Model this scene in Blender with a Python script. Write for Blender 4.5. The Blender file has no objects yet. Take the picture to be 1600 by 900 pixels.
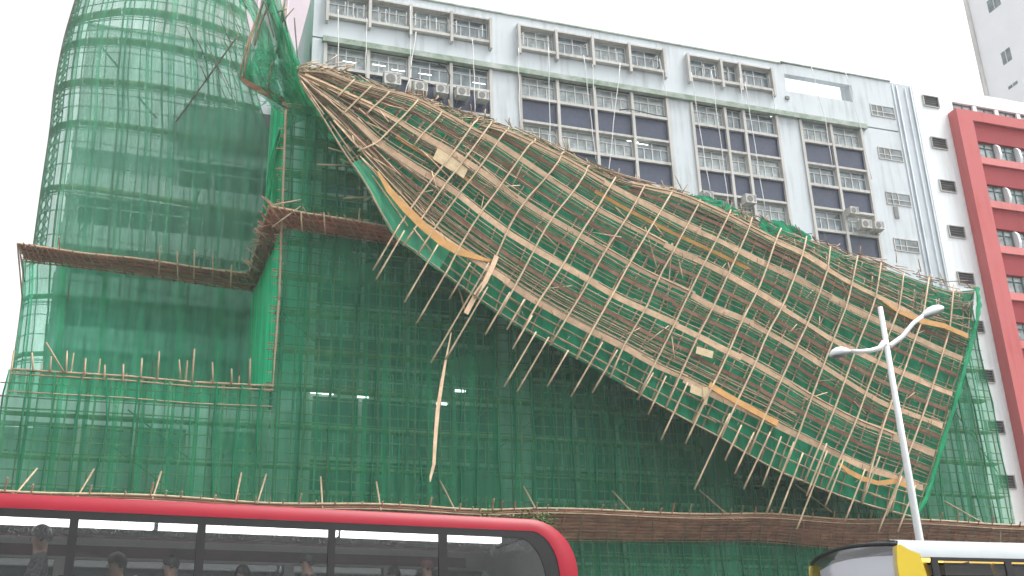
import bpy, bmesh, math, random
from mathutils import Vector, noise
R = random.Random(7)
sc = bpy.context.scene
col = sc.collection
# ------------------------------------------------------------------ camera, sky, sun, exposure
CX, CY, F, EYE = 800.0, 450.0, 1691.895, 1.7
AX = (0.94778223, 0.0927041, 0.30514717)
AY = (-0.31764535, 0.35980652, 0.87729168)
AZ = (-0.0284654, -0.92841005, 0.37046525)
cd = bpy.data.cameras.new('camera'); cam = bpy.data.objects.new('camera', cd); col.objects.link(cam)
from mathutils import Matrix
cam.matrix_world = Matrix(((AX[0], -AX[1], -AX[2], 0), (AY[0], -AY[1], -AY[2], 0), (AZ[0], -AZ[1], -AZ[2], EYE), (0, 0, 0, 1)))
cd.sensor_width = 36; cd.lens = F / 1600 * 36; cd.clip_start = 0.1; cd.clip_end = 3000
sc.camera = cam
w = bpy.data.worlds.new("World"); sc.world = w; w.use_nodes = True
nt = w.node_tree; bg = nt.nodes['Background']
sky = nt.nodes.new('ShaderNodeTexSky'); sky.sky_type = 'NISHITA'; sky.sun_disc = False
SUN_EL, SUN_AZ = math.radians(60), math.radians(115)
sky.sun_elevation = SUN_EL; sky.sun_rotation = SUN_AZ; sky.air_density = 1.0; sky.dust_density = 4.0; sky.ozone_density = 1.0
hs = nt.nodes.new('ShaderNodeHueSaturation'); hs.inputs['Saturation'].default_value = 0.10; hs.inputs['Value'].default_value = 1.0
nt.links.new(sky.outputs[0], hs.inputs['Color']); nt.links.new(hs.outputs[0], bg.inputs['Color'])
bg.inputs['Strength'].default_value = 0.15
sl = bpy.data.lights.new('sun', 'SUN'); sl.energy = 1.0; sl.angle = math.radians(24); sl.color = (1, 0.98, 0.95)
so = bpy.data.objects.new('sun', sl); col.objects.link(so)
sd = Vector((math.sin(SUN_AZ) * math.cos(SUN_EL), math.cos(SUN_AZ) * math.cos(SUN_EL), math.sin(SUN_EL)))
so.rotation_euler = sd.to_track_quat('Z', 'Y').to_euler(); so.location = (0, 0, 120)
vs = sc.view_settings; vs.view_transform = 'Standard'; vs.look = 'None'; vs.exposure = 1.38; vs.gamma = 1; vs.use_curve_mapping = False
try:
    sc.cycles.transparent_max_bounces = 24; sc.cycles.max_bounces = 6
except Exception: pass

# ------------------------------------------------------------------ helpers
def P(px, py, Y):
    "world point at depth Y seen at photo pixel px,py (used to survey the place)"
    d = (px - CX, py - CY, F)
    x = sum(a * b for a, b in zip(d, AX)); y = sum(a * b for a, b in zip(d, AY)); z = sum(a * b for a, b in zip(d, AZ))
    return Vector((x / y * Y, Y, z / y * Y + EYE))
def tag(o, label=None, cat=None, group=None, kind=None):
    if label: o['label'] = label
    if cat: o['category'] = cat
    if group: o['group'] = group
    if kind: o['kind'] = kind
    return o
def empty(name, loc, rz=0, **k):
    o = bpy.data.objects.new(name, None); o.location = loc; o.rotation_euler = (0, 0, rz); o.empty_display_size = 0.3
    col.objects.link(o); o['_o'] = tuple(loc); tag(o, **k); return o
def link(name, me, mat, parent=None, loc=(0, 0, 0)):
    o = bpy.data.objects.new(name, me); col.objects.link(o)
    for m in (mat if isinstance(mat, (list, tuple)) else [mat]):
        if len(me.materials) < (len(mat) if isinstance(mat, (list, tuple)) else 1): me.materials.append(m)
    if parent: o.parent = parent
    o.location = loc; return o
class MB:
    def __init__(s): s.v = []; s.f = []; s.m = []; s.sm = []
    def add(s, vs, fs, mi=0, smooth=False):
        b = len(s.v); s.v += [tuple(v) for v in vs]
        for f in fs: s.f.append([b + i for i in f]); s.m.append(mi); s.sm.append(smooth)
    def box(s, x0, x1, y0, y1, z0, z1, mi=0):
        s.add([(x0,y0,z0),(x1,y0,z0),(x1,y1,z0),(x0,y1,z0),(x0,y0,z1),(x1,y0,z1),(x1,y1,z1),(x0,y1,z1)],
              [(3,2,1,0),(4,5,6,7),(0,1,5,4),(1,2,6,5),(2,3,7,6),(3,0,4,7)], mi)
    def bar(s, a, b, w, t, up=(0, -1, 0), mi=0):
        a = Vector(a); b = Vector(b); d = (b - a).normalized(); n = Vector(up); sd_ = d.cross(n)
        if sd_.length < 1e-4: sd_ = d.orthogonal()
        sd_.normalize(); n = sd_.cross(d).normalized()
        vs_ = []
        for p in (a, b):
            for i, j in ((-1,-1),(1,-1),(1,1),(-1,1)): vs_.append(p + sd_ * (i * w / 2) + n * (j * t / 2))
        s.add(vs_, [(0,1,2,3),(7,6,5,4),(0,4,5,1),(1,5,6,2),(2,6,7,3),(3,7,4,0)], mi)
    def ribbon(s, pts, w, t, up=(0, -1, 0), mi=0):
        n0 = Vector(up); vs_ = []; N = len(pts)
        for i, p in enumerate(pts):
            p = Vector(p); d = Vector(pts[min(i + 1, N - 1)]) - Vector(pts[max(i - 1, 0)])
            sd_ = d.cross(n0); sd_.normalize(); n = sd_.cross(d).normalized()
            ww = w[i] if isinstance(w, list) else w
            for a, b in ((-1,-1),(1,-1),(1,1),(-1,1)): vs_.append(p + sd_ * (a * ww / 2) + n * (b * t / 2))
        fs = [(0,1,2,3), tuple(4 * (N - 1) + k for k in (3,2,1,0))]
        for i in range(N - 1):
            o = 4 * i
            for k in range(4): fs.append((o + k, o + 4 + k, o + 4 + (k + 1) % 4, o + (k + 1) % 4))
        s.add(vs_, fs, mi)
    def tube(s, pts, r, n=5, mi=0, smooth=True, taper=1.0, cap=True):
        pts = [Vector(p) for p in pts]; N = len(pts); vs_ = []; ref = None
        for i, p in enumerate(pts):
            d = (pts[min(i + 1, N - 1)] - pts[max(i - 1, 0)])
            if d.length < 1e-6: d = Vector((0, 0, 1))
            d.normalize()
            if ref is None: ref = d.orthogonal().normalized()
            a = (ref - d * ref.dot(d))
            a = a.normalized() if a.length > 1e-4 else d.orthogonal().normalized()
            ref = a; b = d.cross(a)
            rr = (r[i] if isinstance(r, list) else r) * (1 + (taper - 1) * i / max(1, N - 1))
            for k in range(n):
                t = 2 * math.pi * k / n; vs_.append(p + a * (math.cos(t) * rr) + b * (math.sin(t) * rr))
        fs = []
        for i in range(N - 1):
            for k in range(n): fs.append((i * n + k, i * n + (k + 1) % n, (i + 1) * n + (k + 1) % n, (i + 1) * n + k))
        if cap: fs.append(tuple(range(n))[::-1]); fs.append(tuple((N - 1) * n + k for k in range(n)))
        s.add(vs_, fs, mi, smooth)
    def grid(s, fn, nu, nv, mi=0, smooth=True):
        vs_ = [fn(i / nu, j / nv) for j in range(nv + 1) for i in range(nu + 1)]
        fs = [(j * (nu + 1) + i, j * (nu + 1) + i + 1, (j + 1) * (nu + 1) + i + 1, (j + 1) * (nu + 1) + i) for j in range(nv) for i in range(nu)]
        s.add(vs_, fs, mi, smooth)
    def mesh(s, name, off=(0, 0, 0)):
        me = bpy.data.meshes.new(name); ox, oy, oz = off
        me.from_pydata([(x - ox, y - oy, z - oz) for x, y, z in s.v], [], s.f)
        me.polygons.foreach_set('material_index', s.m); me.polygons.foreach_set('use_smooth', s.sm); me.update(); return me
    def build(s, name, mat, parent=None, **k):
        off = tuple(parent['_o']) if parent is not None and '_o' in parent else (0, 0, 0)
        o = link(name, s.mesh(name, off), mat, parent)
        if parent is not None and '_o' in parent: o['_o'] = off
        return tag(o, **k)
def bamboo(mb, a, b, r=0.045, n=5, sag=0.0, jit=0.0, mi=0, step=0.75):
    "a slightly crooked pole with swollen nodes"
    a = Vector(a); b = Vector(b); L = (b - a).length; k = max(2, int(L / step)); pts = []; rr = []
    jx, jy = R.uniform(-1, 1), R.uniform(-1, 1)
    for i in range(k + 1):
        t = i / k; bow = math.sin(math.pi * t)
        pts.append(a.lerp(b, t) + Vector((jx * jit * bow + R.uniform(-.2, .2) * jit, jy * jit * bow * .5, -sag * bow)))
        rr.append(r * (1.12 if i % 2 else 0.94) * (1 - .15 * t))
    mb.tube(pts, rr, n, mi)
def lerp(a, b, t): return a + (b - a) * t
def polyat(pl, t):
    "point at parameter t (0..len-1) on list of tuples"
    i = max(0, min(len(pl) - 2, int(t))); u = t - i
    return tuple(lerp(x, y, u) for x, y in zip(pl[i], pl[i + 1]))
def cr(pl, t):
    "catmull-rom"
    n = len(pl); i = max(0, min(n - 2, int(t))); u = t - i
    p0 = pl[max(i - 1, 0)]; p1 = pl[i]; p2 = pl[i + 1]; p3 = pl[min(i + 2, n - 1)]
    return tuple(0.5 * ((2 * b) + (-a + c) * u + (2 * a - 5 * b + 4 * c - d) * u * u + (-a + 3 * b - 3 * c + d) * u ** 3) for a, b, c, d in zip(p0, p1, p2, p3))

# ------------------------------------------------------------------ materials
def mat(name, c, rough=0.7, var=0.12, scale=2.0, c2=None, metal=0, stretch=None, spec=0.4, bump=0.0, emit=None, perobj=0.0, pershift=None):
    m = bpy.data.materials.new(name); m.use_nodes = True; n = m.node_tree; b = n.nodes['Principled BSDF']
    b.inputs['Roughness'].default_value = rough; b.inputs['Metallic'].default_value = metal; b.inputs['Specular IOR Level'].default_value = spec
    if emit:
        b.inputs['Emission Color'].default_value = (*emit[0], 1); b.inputs['Emission Strength'].default_value = emit[1]
    tc = n.nodes.new('ShaderNodeTexCoord'); mp = n.nodes.new('ShaderNodeMapping'); n.links.new(tc.outputs['Object'], mp.inputs[0])
    if stretch: mp.inputs['Scale'].default_value = stretch
    nz = n.nodes.new('ShaderNodeTexNoise'); nz.inputs['Scale'].default_value = scale; nz.inputs['Detail'].default_value = 6; nz.inputs['Roughness'].default_value = .65
    n.links.new(mp.outputs[0], nz.inputs['Vector'])
    rp = n.nodes.new('ShaderNodeValToRGB'); rp.color_ramp.elements[0].position = 0.3; rp.color_ramp.elements[1].position = 0.7
    c2 = c2 or tuple(x * (1 - 2.2 * var) for x in c)
    rp.color_ramp.elements[0].color = (*c2, 1); rp.color_ramp.elements[1].color = (*[min(1, x * (1 + var * .6)) for x in c], 1)
    n.links.new(nz.outputs['Fac'], rp.inputs[0]); out = rp.outputs[0]
    if perobj:
        oi = n.nodes.new('ShaderNodeObjectInfo'); h = n.nodes.new('ShaderNodeHueSaturation')
        mr = n.nodes.new('ShaderNodeMapRange'); mr.inputs['To Min'].default_value = 1 - perobj; mr.inputs['To Max'].default_value = 1 + perobj * .6
        n.links.new(oi.outputs['Random'], mr.inputs[0]); n.links.new(mr.outputs[0], h.inputs['Value']); n.links.new(out, h.inputs['Color']); out = h.outputs[0]
    n.links.new(out, b.inputs['Base Color'])
    if bump:
        bp = n.nodes.new('ShaderNodeBump'); bp.inputs['Strength'].default_value = bump; bp.inputs['Distance'].default_value = 0.02
        n.links.new(nz.outputs['Fac'], bp.inputs['Height']); n.links.new(bp.outputs[0], b.inputs['Normal'])
    return m
def painted_wall(name, c, stain, amount=0.5):
    "paint with vertical run-off stains"
    m = bpy.data.materials.new(name); m.use_nodes = True; n = m.node_tree; b = n.nodes['Principled BSDF']; b.inputs['Roughness'].default_value = .8
    tc = n.nodes.new('ShaderNodeTexCoord')
    def nz(sc_, st, det=6):
        mp = n.nodes.new('ShaderNodeMapping'); mp.inputs['Scale'].default_value = st; n.links.new(tc.outputs['Object'], mp.inputs[0])
        z = n.nodes.new('ShaderNodeTexNoise'); z.inputs['Scale'].default_value = sc_; z.inputs['Detail'].default_value = det; n.links.new(mp.outputs[0], z.inputs['Vector']); return z.outputs['Fac']
    a = nz(1.0, (3.5, 3.5, .18)); c_ = nz(.35, (1, 1, 1))
    mu = n.nodes.new('ShaderNodeMath'); mu.operation = 'MULTIPLY'; n.links.new(a, mu.inputs[0]); n.links.new(c_, mu.inputs[1])
    rp = n.nodes.new('ShaderNodeValToRGB'); rp.color_ramp.elements[0].position = .24; rp.color_ramp.elements[1].position = .46
    rp.color_ramp.elements[0].color = (*c, 1); k = tuple(lerp(x, y, amount) for x, y in zip(c, stain)); rp.color_ramp.elements[1].color = (*k, 1)
    n.links.new(mu.outputs[0], rp.inputs[0]); n.links.new(rp.outputs[0], b.inputs['Base Color']); return m
def netmat(name, c, open_, var=0.16, tint=(.72, .9, .82), transl=0.5):
    m = bpy.data.materials.new(name); m.use_nodes = True; n = m.node_tree; n.nodes.clear()
    out = n.nodes.new('ShaderNodeOutputMaterial'); mix = n.nodes.new('ShaderNodeMixShader'); tr = n.nodes.new('ShaderNodeBsdfTransparent'); tr.inputs[0].default_value = (*tint, 1)
    df = n.nodes.new('ShaderNodeBsdfDiffuse'); tl = n.nodes.new('ShaderNodeBsdfTranslucent'); m2 = n.nodes.new('ShaderNodeMixShader'); m2.inputs[0].default_value = transl
    tc = n.nodes.new('ShaderNodeTexCoord'); mp = n.nodes.new('ShaderNodeMapping'); mp.inputs['Scale'].default_value = (1.6, 1.6, .16)
    nz = n.nodes.new('ShaderNodeTexNoise'); nz.inputs['Scale'].default_value = 1.4; nz.inputs['Detail'].default_value = 7; nz.inputs['Roughness'].default_value = .6
    n.links.new(tc.outputs['Object'], mp.inputs[0]); n.links.new(mp.outputs[0], nz.inputs['Vector'])
    mp2 = n.nodes.new('ShaderNodeMapping'); mp2.inputs['Scale'].default_value = (.12, .12, .16); nz2 = n.nodes.new('ShaderNodeTexNoise'); nz2.inputs['Scale'].default_value = 1.3; nz2.inputs['Detail'].default_value = 4
    n.links.new(tc.outputs['Object'], mp2.inputs[0]); n.links.new(mp2.outputs[0], nz2.inputs['Vector'])
    av = n.nodes.new('ShaderNodeMath'); av.operation = 'ADD'; n.links.new(nz.outputs['Fac'], av.inputs[0]); n.links.new(nz2.outputs['Fac'], av.inputs[1])
    mr = n.nodes.new('ShaderNodeMapRange'); mr.inputs['From Min'].default_value = .7; mr.inputs['From Max'].default_value = 1.3
    mr.inputs['To Min'].default_value = max(0, open_ - var); mr.inputs['To Max'].default_value = min(1, open_ + var)
    n.links.new(av.outputs[0], mr.inputs[0]); n.links.new(mr.outputs[0], mix.inputs[0])
    rp = n.nodes.new('ShaderNodeValToRGB'); rp.color_ramp.elements[0].color = (*[x * .7 for x in c], 1); rp.color_ramp.elements[1].color = (*[x * 1.25 for x in c], 1)
    rp.color_ramp.elements[0].position = .35; rp.color_ramp.elements[1].position = .65
    n.links.new(nz.outputs['Fac'], rp.inputs[0]); n.links.new(rp.outputs[0], df.inputs[0]); n.links.new(rp.outputs[0], tl.inputs[0])
    n.links.new(df.outputs[0], m2.inputs[1]); n.links.new(tl.outputs[0], m2.inputs[2])
    n.links.new(m2.outputs[0], mix.inputs[1]); n.links.new(tr.outputs[0], mix.inputs[2]); n.links.new(mix.outputs[0], out.inputs[0]); return m
def glassmat(name, tint, gloss, drops=False):
    m = bpy.data.materials.new(name); m.use_nodes = True; n = m.node_tree; n.nodes.clear()
    out = n.nodes.new('ShaderNodeOutputMaterial'); mix = n.nodes.new('ShaderNodeMixShader'); tr = n.nodes.new('ShaderNodeBsdfTransparent'); tr.inputs[0].default_value = (*tint, 1)
    gl = n.nodes.new('ShaderNodeBsdfGlossy'); gl.inputs['Roughness'].default_value = .04; mix.inputs[0].default_value = gloss
    n.links.new(tr.outputs[0], mix.inputs[1]); n.links.new(gl.outputs[0], mix.inputs[2]); last = mix.outputs[0]
    if drops:
        tc = n.nodes.new('ShaderNodeTexCoord'); vo = n.nodes.new('ShaderNodeTexVoronoi'); vo.inputs['Scale'].default_value = 44
        n.links.new(tc.outputs['Object'], vo.inputs['Vector'])
        rp = n.nodes.new('ShaderNodeMapRange'); rp.inputs['From Min'].default_value = .34; rp.inputs['From Max'].default_value = .22
        n.links.new(vo.outputs['Distance'], rp.inputs[0])
        sx = n.nodes.new('ShaderNodeSeparateXYZ'); n.links.new(tc.outputs['Object'], sx.inputs[0])
        zr = n.nodes.new('ShaderNodeMapRange'); zr.inputs['From Min'].default_value = 3.85; zr.inputs['From Max'].default_value = 4.05
        n.links.new(sx.outputs[2], zr.inputs[0])
        nz = n.nodes.new('ShaderNodeTexNoise'); nz.inputs['Scale'].default_value = 6; n.links.new(tc.outputs['Object'], nz.inputs['Vector'])
        a = n.nodes.new('ShaderNodeMath'); a.operation = 'MULTIPLY'; n.links.new(rp.outputs[0], a.inputs[0]); n.links.new(zr.outputs[0], a.inputs[1])
        b = n.nodes.new('ShaderNodeMath'); b.operation = 'MULTIPLY'; n.links.new(a.outputs[0], b.inputs[0]); n.links.new(nz.outputs['Fac'], b.inputs[1])
        df = n.nodes.new('ShaderNodeBsdfDiffuse'); df.inputs[0].default_value = (.35, .36, .36, 1); m3 = n.nodes.new('ShaderNodeMixShader')
        n.links.new(b.outputs[0], m3.inputs[0]); n.links.new(last, m3.inputs[1]); n.links.new(df.outputs[0], m3.inputs[2]); last = m3.outputs[0]
    n.links.new(last, out.inputs[0]); return m
M = dict(
    white=painted_wall('pale_paint', (.56, .61, .635), (.30, .32, .31), .65),
    white2=painted_wall('white_paint', (.78, .82, .83), (.5, .53, .53), .5),
    grey_strip=painted_wall('grey_pipe_paint', (.50, .55, .58), (.25, .29, .31), .6),
    concrete=painted_wall('bare_concrete', (.52, .51, .48), (.22, .21, .19), .7),
    ledge=mat('mossy_concrete', (.42, .45, .42), .9, .2, 1.2, c2=(.16, .24, .16)),
    bluepanel=mat('blue_mosaic', (.045, .060, .105), .35, .15, 5),
    panefr=mat('window_frame_paint', (.62, .64, .63), .5, .1, 3),
    glass=mat('window_glass', (.17, .23, .25), .08, .4, .9, spec=.9),
    glass_pale=mat('curtained_glass', (.34, .40, .40), .12, .35, 1.6, spec=.8),
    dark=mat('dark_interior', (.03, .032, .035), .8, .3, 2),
    core=mat('interior_wall', (.25, .26, .26), .9, .2, .6),
    red=painted_wall('red_paint', (.52, .125, .125), (.42, .05, .05), .6),
    darkred=painted_wall('deep_red_paint', (.30, .030, .036), (.2, .02, .02), .5),
    pink=painted_wall('salmon_paint', (.62, .20, .19), (.45, .12, .11), .5),
    pinkwall=mat('pink_wall', (.60, .51, .55), .8, .05, .3),
    farwhite=mat('far_white_wall', (.86, .87, .88), .8, .03, .3),  # extra white, distance haze put into the wall colour
    teal=mat('teal_frame', (.10, .20, .20), .5, .1, 4),
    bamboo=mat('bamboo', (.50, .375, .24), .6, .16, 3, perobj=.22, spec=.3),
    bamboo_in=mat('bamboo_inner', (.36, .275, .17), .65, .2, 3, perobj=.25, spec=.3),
    bamboo_dark=mat('dark_bamboo', (.17, .18, .12), .8, .25, 3, perobj=.2),  # darker, greenish bamboo tone
    plank=mat('plank', (.80, .56, .37), .7, .14, 2.2, perobj=.2, spec=.25),
    plank_pink=mat('underside_plank', (.34, .20, .135), .75, .2, 2.2, perobj=.25, spec=.2),  # pinkish and darkened, shade of walkway undersides put into the colour
    plank_orange=mat('new_plank', (.62, .33, .10), .6, .12, 2, perobj=.12),
    platform=mat('platform_board', (.44, .35, .17), .8, .2, 1.0, perobj=.15),
    ply=mat('plywood', (.60, .47, .28), .6, .1, 4),
    canopy=mat('canopy_board', (.52, .25, .165), .75, .22, 1.2, stretch=(1, 1, 3), perobj=.2),
    canopy_low=mat('canopy_board_brown', (.42, .265, .17), .75, .25, 1.2, stretch=(1, 1, 3), perobj=.2),
    net=netmat('green_net', (.05, .40, .21), .47, tint=(.78, .92, .86)),
    net_tower=netmat('thin_green_net', (.17, .56, .36), .48, tint=(.82, .90, .87)),
    net_bright=netmat('painted_backlit_net', (.06, .92, .46), .12, .08, transl=.6),  # vivid colour stands in for light passing through the sheet
    net_low=netmat('painted_glow_net', (.17, .86, .54), .40, .14, transl=.6),  # paler, brighter green imitates the glow of light behind the net
    net_thick=netmat('dense_green_net', (.018, .22, .11), .05, .04, transl=.25),
    net_tangle=netmat('tangled_green_net', (.05, .50, .25), .38, .24, transl=.45),
    busred=mat('bus_red', (.30, .005, .02), .4, .06, 1, spec=.28),
    buswhite=mat('bus_white', (.46, .50, .52), .25, .05, 1, spec=.6),
    busyellow=mat('bus_yellow', (.60, .43, .003), .25, .04, 1, spec=.6),
    rubber=mat('black_rubber', (.012, .012, .013), .45, .2, 3),
    tyre=mat('tyre_rubber', (.02, .02, .02), .8, .2, 5),
    steel=mat('wheel_steel', (.4, .4, .42), .4, .1, 5, metal=.8),
    buslight=mat('bus_lamp', (1, 1, 1), .4, 0, 1, emit=((1, 1, 1), 2.2)),
    buslight_y=mat('warm_bus_lamp', (1, .7, .2), .4, 0, 1, emit=((1, .58, .12), 1.1)),
    tube=mat('fluorescent_tube', (1, 1, 1), .4, 0, 1, emit=((.95, 1, .97), 3.2)),
    businner=mat('bus_interior_panel', (.46, .45, .43), .7, .1, 1.5),
    seat=mat('seat_cloth', (.035, .03, .045), .9, .3, 12),
    handle=mat('grab_handle', (.55, .55, .5), .4, .1, 3),
    busglass=glassmat('bus_window_glass', (.66, .68, .68), .035, True),
    windscreen=glassmat('windscreen_glass', (.78, .80, .84), .18),
    acbody=mat('air_conditioner_case', (.62, .62, .58), .5, .15, 3),
    acgrill=mat('air_conditioner_grille', (.22, .22, .21), .6, .2, 8),
    rope=mat('white_rope', (.75, .75, .74), .7, .1, 6),
    lamppost=mat('lamp_post_paint', (.72, .74, .74), .35, .05, 2, spec=.5),
    lens=mat('lamp_lens', (.48, .50, .50), .3, .1, 8),
    skin=mat('skin', (.42, .25, .18), .55, .08, 6),
    hair=mat('black_hair', (.012, .010, .010), .5, .3, 20),
    asphalt=mat('asphalt', (.05, .05, .052), .7, .2, 3),
    pave=mat('paving', (.24, .24, .23), .8, .15, 1.5),
    kerb=mat('kerb_stone', (.33, .33, .32), .8, .15, 2),
    paint=mat('road_paint', (.75, .75, .73), .6, .15, 3),
    leaf=mat('leaf', (.09, .20, .035), .6, .35, 6, perobj=.1),
    bark=mat('bark', (.10, .07, .05), .9, .3, 6),
    ground=mat('ground', (.12, .12, .11), .9, .2, .3),
)

# ------------------------------------------------------------------ ground, road, pavements
def sheet(name, x0, x1, y0, y1, z, m, th=0.0):
    b = MB()
    if th: b.box(x0, x1, y0, y1, z - th, z)
    else: b.add([(x0,y0,z),(x1,y0,z),(x1,y1,z),(x0,y1,z)], [(0,1,2,3)])
    return b.build(name, m, kind='structure')
sheet('ground', -900, 900, -900, 900, -0.02, M['ground'])
sheet('road', -300, 300, 13.6, 24.2, 0.0, M['asphalt']); sheet('road', -300, 300, 26.4, 40, 0.0, M['asphalt'])
sheet('pavement', -300, 300, -6, 13.45, 0.13, M['pave'], .13); sheet('pavement', -300, 300, 40.15, 58, 0.13, M['pave'], .13)
sheet('median', -300, 300, 24.35, 26.25, 0.14, M['pave'], .14)
kb = MB()
for y in (13.45, 24.2, 26.25, 40.0): kb.box(-300, 300, y, y + .15, 0.0, .15)
kb.build('kerb', M['kerb'], kind='structure')
rm = MB()
for i in range(-30, 40):
    for y in (18.3, 33): rm.add([(i*6,y,.006),(i*6+2,y,.006),(i*6+2,y+.12,.006),(i*6,y+.12,.006)], [(0,1,2,3)])
rm.build('road_markings', M['paint'], kind='structure')

# ------------------------------------------------------------------ main building (facade plane Y = 57)
FY = 57.0; E_ = EYE
bld = empty('office_building', (8, 57, 0), label='long pale blue office building with windows and dark blue panels above the fallen scaffolding', cat='building')
GR = [[8.10, 10.79, 13.44, 16.14, 18.80], [20.78, 23.42, 26.05, 28.78, 31.42], [33.28, 35.87, 37.35, 40.0], [41.93, 44.46, 47.05]]
LOWG = [[-8.6, -5.9, -3.3, -.7, 1.9], [3.2, 5.5]]
NR = 10
rows = [(39.2 + E_, 37.65 + E_)] + [(35.65 + E_ - 3.48 * k, 34.2 + E_ - 3.48 * k) for k in range(NR - 1)]
wl = MB()
# solid piers
for x0, x1 in ((7.3, 8.0), (18.9, 20.68), (31.52, 33.18), (40.1, 41.83), (47.15, 50.45)):
    wl.box(x0, x1, FY, FY + .9, 0, 39.5 + E_)
# upper wall strips around the ribbon window boxes (z 39.6..43.75)
ZT, ZB, ZR = 42.9 + E_, 41.3 + E_, 43.72 + E_
wl.box(7.3, 41.0, FY + .003, FY + .5, 39.62 + E_, ZB - .25)
wl.box(7.3, 41.0, FY + .003, FY + .5, ZT, ZR)
xs = [7.3, 8.1, 18.8, 20.8, 31.42, 33.28, 40.0, 41.0]
for i in range(0, 8, 2): wl.box(xs[i], xs[i + 1], FY + .003, FY + .5, ZB - .25, ZT)
# free-standing screen with the long opening
wl.box(41.0, 41.2, FY + .003, FY + .5, 39.62 + E_, ZR)
wl.box(41.2, 46.9, FY + .003, FY + .5, 39.62 + E_, 41.5 + E_); wl.box(41.2, 46.9, FY + .003, FY + .5, 42.95 + E_, ZR + .1); wl.box(46.9, 50.45, FY + .003, FY + .5, 39.62 + E_, ZR + .15)
wl.box(46.9, 47.3, FY + .5, FY + 1.3, 41.0 + E_, ZR - .1)
# side, back and roof
wl.box(7.3, 7.9, FY + .5, FY + 22, 0, ZR - .1); wl.box(7.9, 41, FY + 21.5, FY + 22, 0, ZR - .2); wl.box(41, 52.4, FY + 21.5, FY + 22, 0, 39 + E_)
wl.box(7.9, 41, FY + .5, FY + 21.5, ZR - .9, ZR - .6); wl.box(41, 52.4, FY + .5, FY + 21.5, 39.3 + E_, 39.6 + E_)
wall = wl.build('wall', M['white'], bld)
cp = MB(); cp.box(7.2, 41.0, FY - .08, FY + .55, ZR, ZR + .1); cp.box(41.0, 50.5, FY - .08, FY + .55, ZR + .152, ZR + .24)
cp.build('coping', M['ledge'], bld)
cr_ = MB(); cr_.box(8, 50.3, FY + 1.4, FY + 1.6, 0, 39 + E_); cr_.box(8, 40.5, FY + 1.4, FY + 1.6, 39.1 + E_, ZR - 1)
for r in rows: cr_.box(8, 47.1, FY + .62, FY + 1.38, r[1] - .5, r[1] - .3)
cr_.build('interior', M['core'], bld)
# pipe strip at the right end
ps = MB(); ps.box(50.45, 52.45, FY + .05, FY + .9, 0, ZR + .15)
for k, x in enumerate((50.62, 51.0, 51.75, 52.25)): ps.tube([(x, FY - .02, 0), (x, FY - .02, ZR - .1 * (k % 3))], .04 + .02 * (k % 2), 8)
ps.build('pipe_strip', M['grey_strip'], bld)
# ledge, fins, beams
lg = MB()
for g in GR: pass
lg.box(7.9, 47.5, FY - .28, FY + .1, 39.22 + E_, 39.60 + E_)
lg.build('ledge', M['ledge'], bld)
far_panels = MB()
for g in GR:
    for x in g:
        fb = MB(); fb.box(x - .10, x + .10, FY - .12, FY + .5, 0.2, 39.2 + E_); fb.build('fin', M['concrete'], bld)
    for k, (zt, zb) in enumerate(rows):
        bb = MB(); bb.box(g[0] + .11, g[-1] - .11, FY - .09, FY + .42, zb - .22, zb - .02); bb.build('sill_beam', M['concrete'], bld)
        bb = MB(); bb.box(g[0] + .11, g[-1] - .11, FY - .09, FY + .42, zb - 1.98, zb - 1.82); bb.build('lintel_beam', M['concrete'], bld)
        for a, b in zip(g[:-1], g[1:]):
            if k < 7: pb = MB(); pb.box(a + .10, b - .10, FY + .10, FY + .38, zb - 1.82, zb - .22); pb.build('blue_panel', M['bluepanel'], bld)
            else: far_panels.box(a + .11, b - .11, FY + .30, FY + .5, zb - 1.78, zb - .33)
    if g is not GR[3]:
        for x in g: tb = MB(); tb.box(x - .09, x + .09, FY - .36, FY + .5, ZB - .62, ZT + .12); tb.build('box_fin', M['concrete'], bld)
        tb = MB(); tb.box(g[0] + .10, g[-1] - .10, FY - .30, FY + .5, ZB - .22, ZB - .02); tb.build('box_sill', M['concrete'], bld)
        tb = MB(); tb.box(g[0] + .10, g[-1] - .10, FY - .28, FY + .5, ZT - .02, ZT + .08); tb.build('box_lintel', M['concrete'], bld)
far_panels.build('veiled_panels', M['bluepanel'], bld, kind='stuff')
def win_meshes(wd, ht, pale, kind):
    fr = MB(); h0 = ht * .64
    fr.box(0, wd, -.04, .04, 0, .06); fr.box(0, wd, -.04, .04, ht - .06, ht)
    fr.box(0, .06, -.04, .04, .06, ht - .06); fr.box(wd - .06, wd, -.04, .04, .06, ht - .06)
    fr.box(.06, wd - .06, -.05, .03, h0, h0 + .06)
    k = max(2, round(wd / .58))
    for i in range(1, k):
        x = wd * i / k; tall = (i * 2 == k)
        fr.box(x - .035, x + .035, -.052, .032, .06, h0)
        if tall: fr.box(x - .035, x + .035, -.052, .032, h0 + .06, ht - .06)
    gl = MB(); gl.box(.06, wd - .06, .0, .015, .06, ht - .06)
    return fr.mesh('window'), gl.mesh('pane'), k
wcache = {}; wincount = 0; rest_f = MB(); rest_g = MB()
def casement(wd, ht, x, ang, hinge):
    c = MB(); w_ = .50; d = Vector((math.cos(ang) * hinge, -abs(math.sin(ang)), 0)); a = Vector((x, -.05, .1))
    u = Vector((0, 0, 1)); n = d.cross(u)
    for p, q in ((a, a + d * w_), (a + u * ht, a + d * w_ + u * ht)): c.bar(p, q, .05, .04, n)
    for p in (a, a + d * w_): c.bar(p, p + u * ht, .05, .04, n)
    return c
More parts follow.
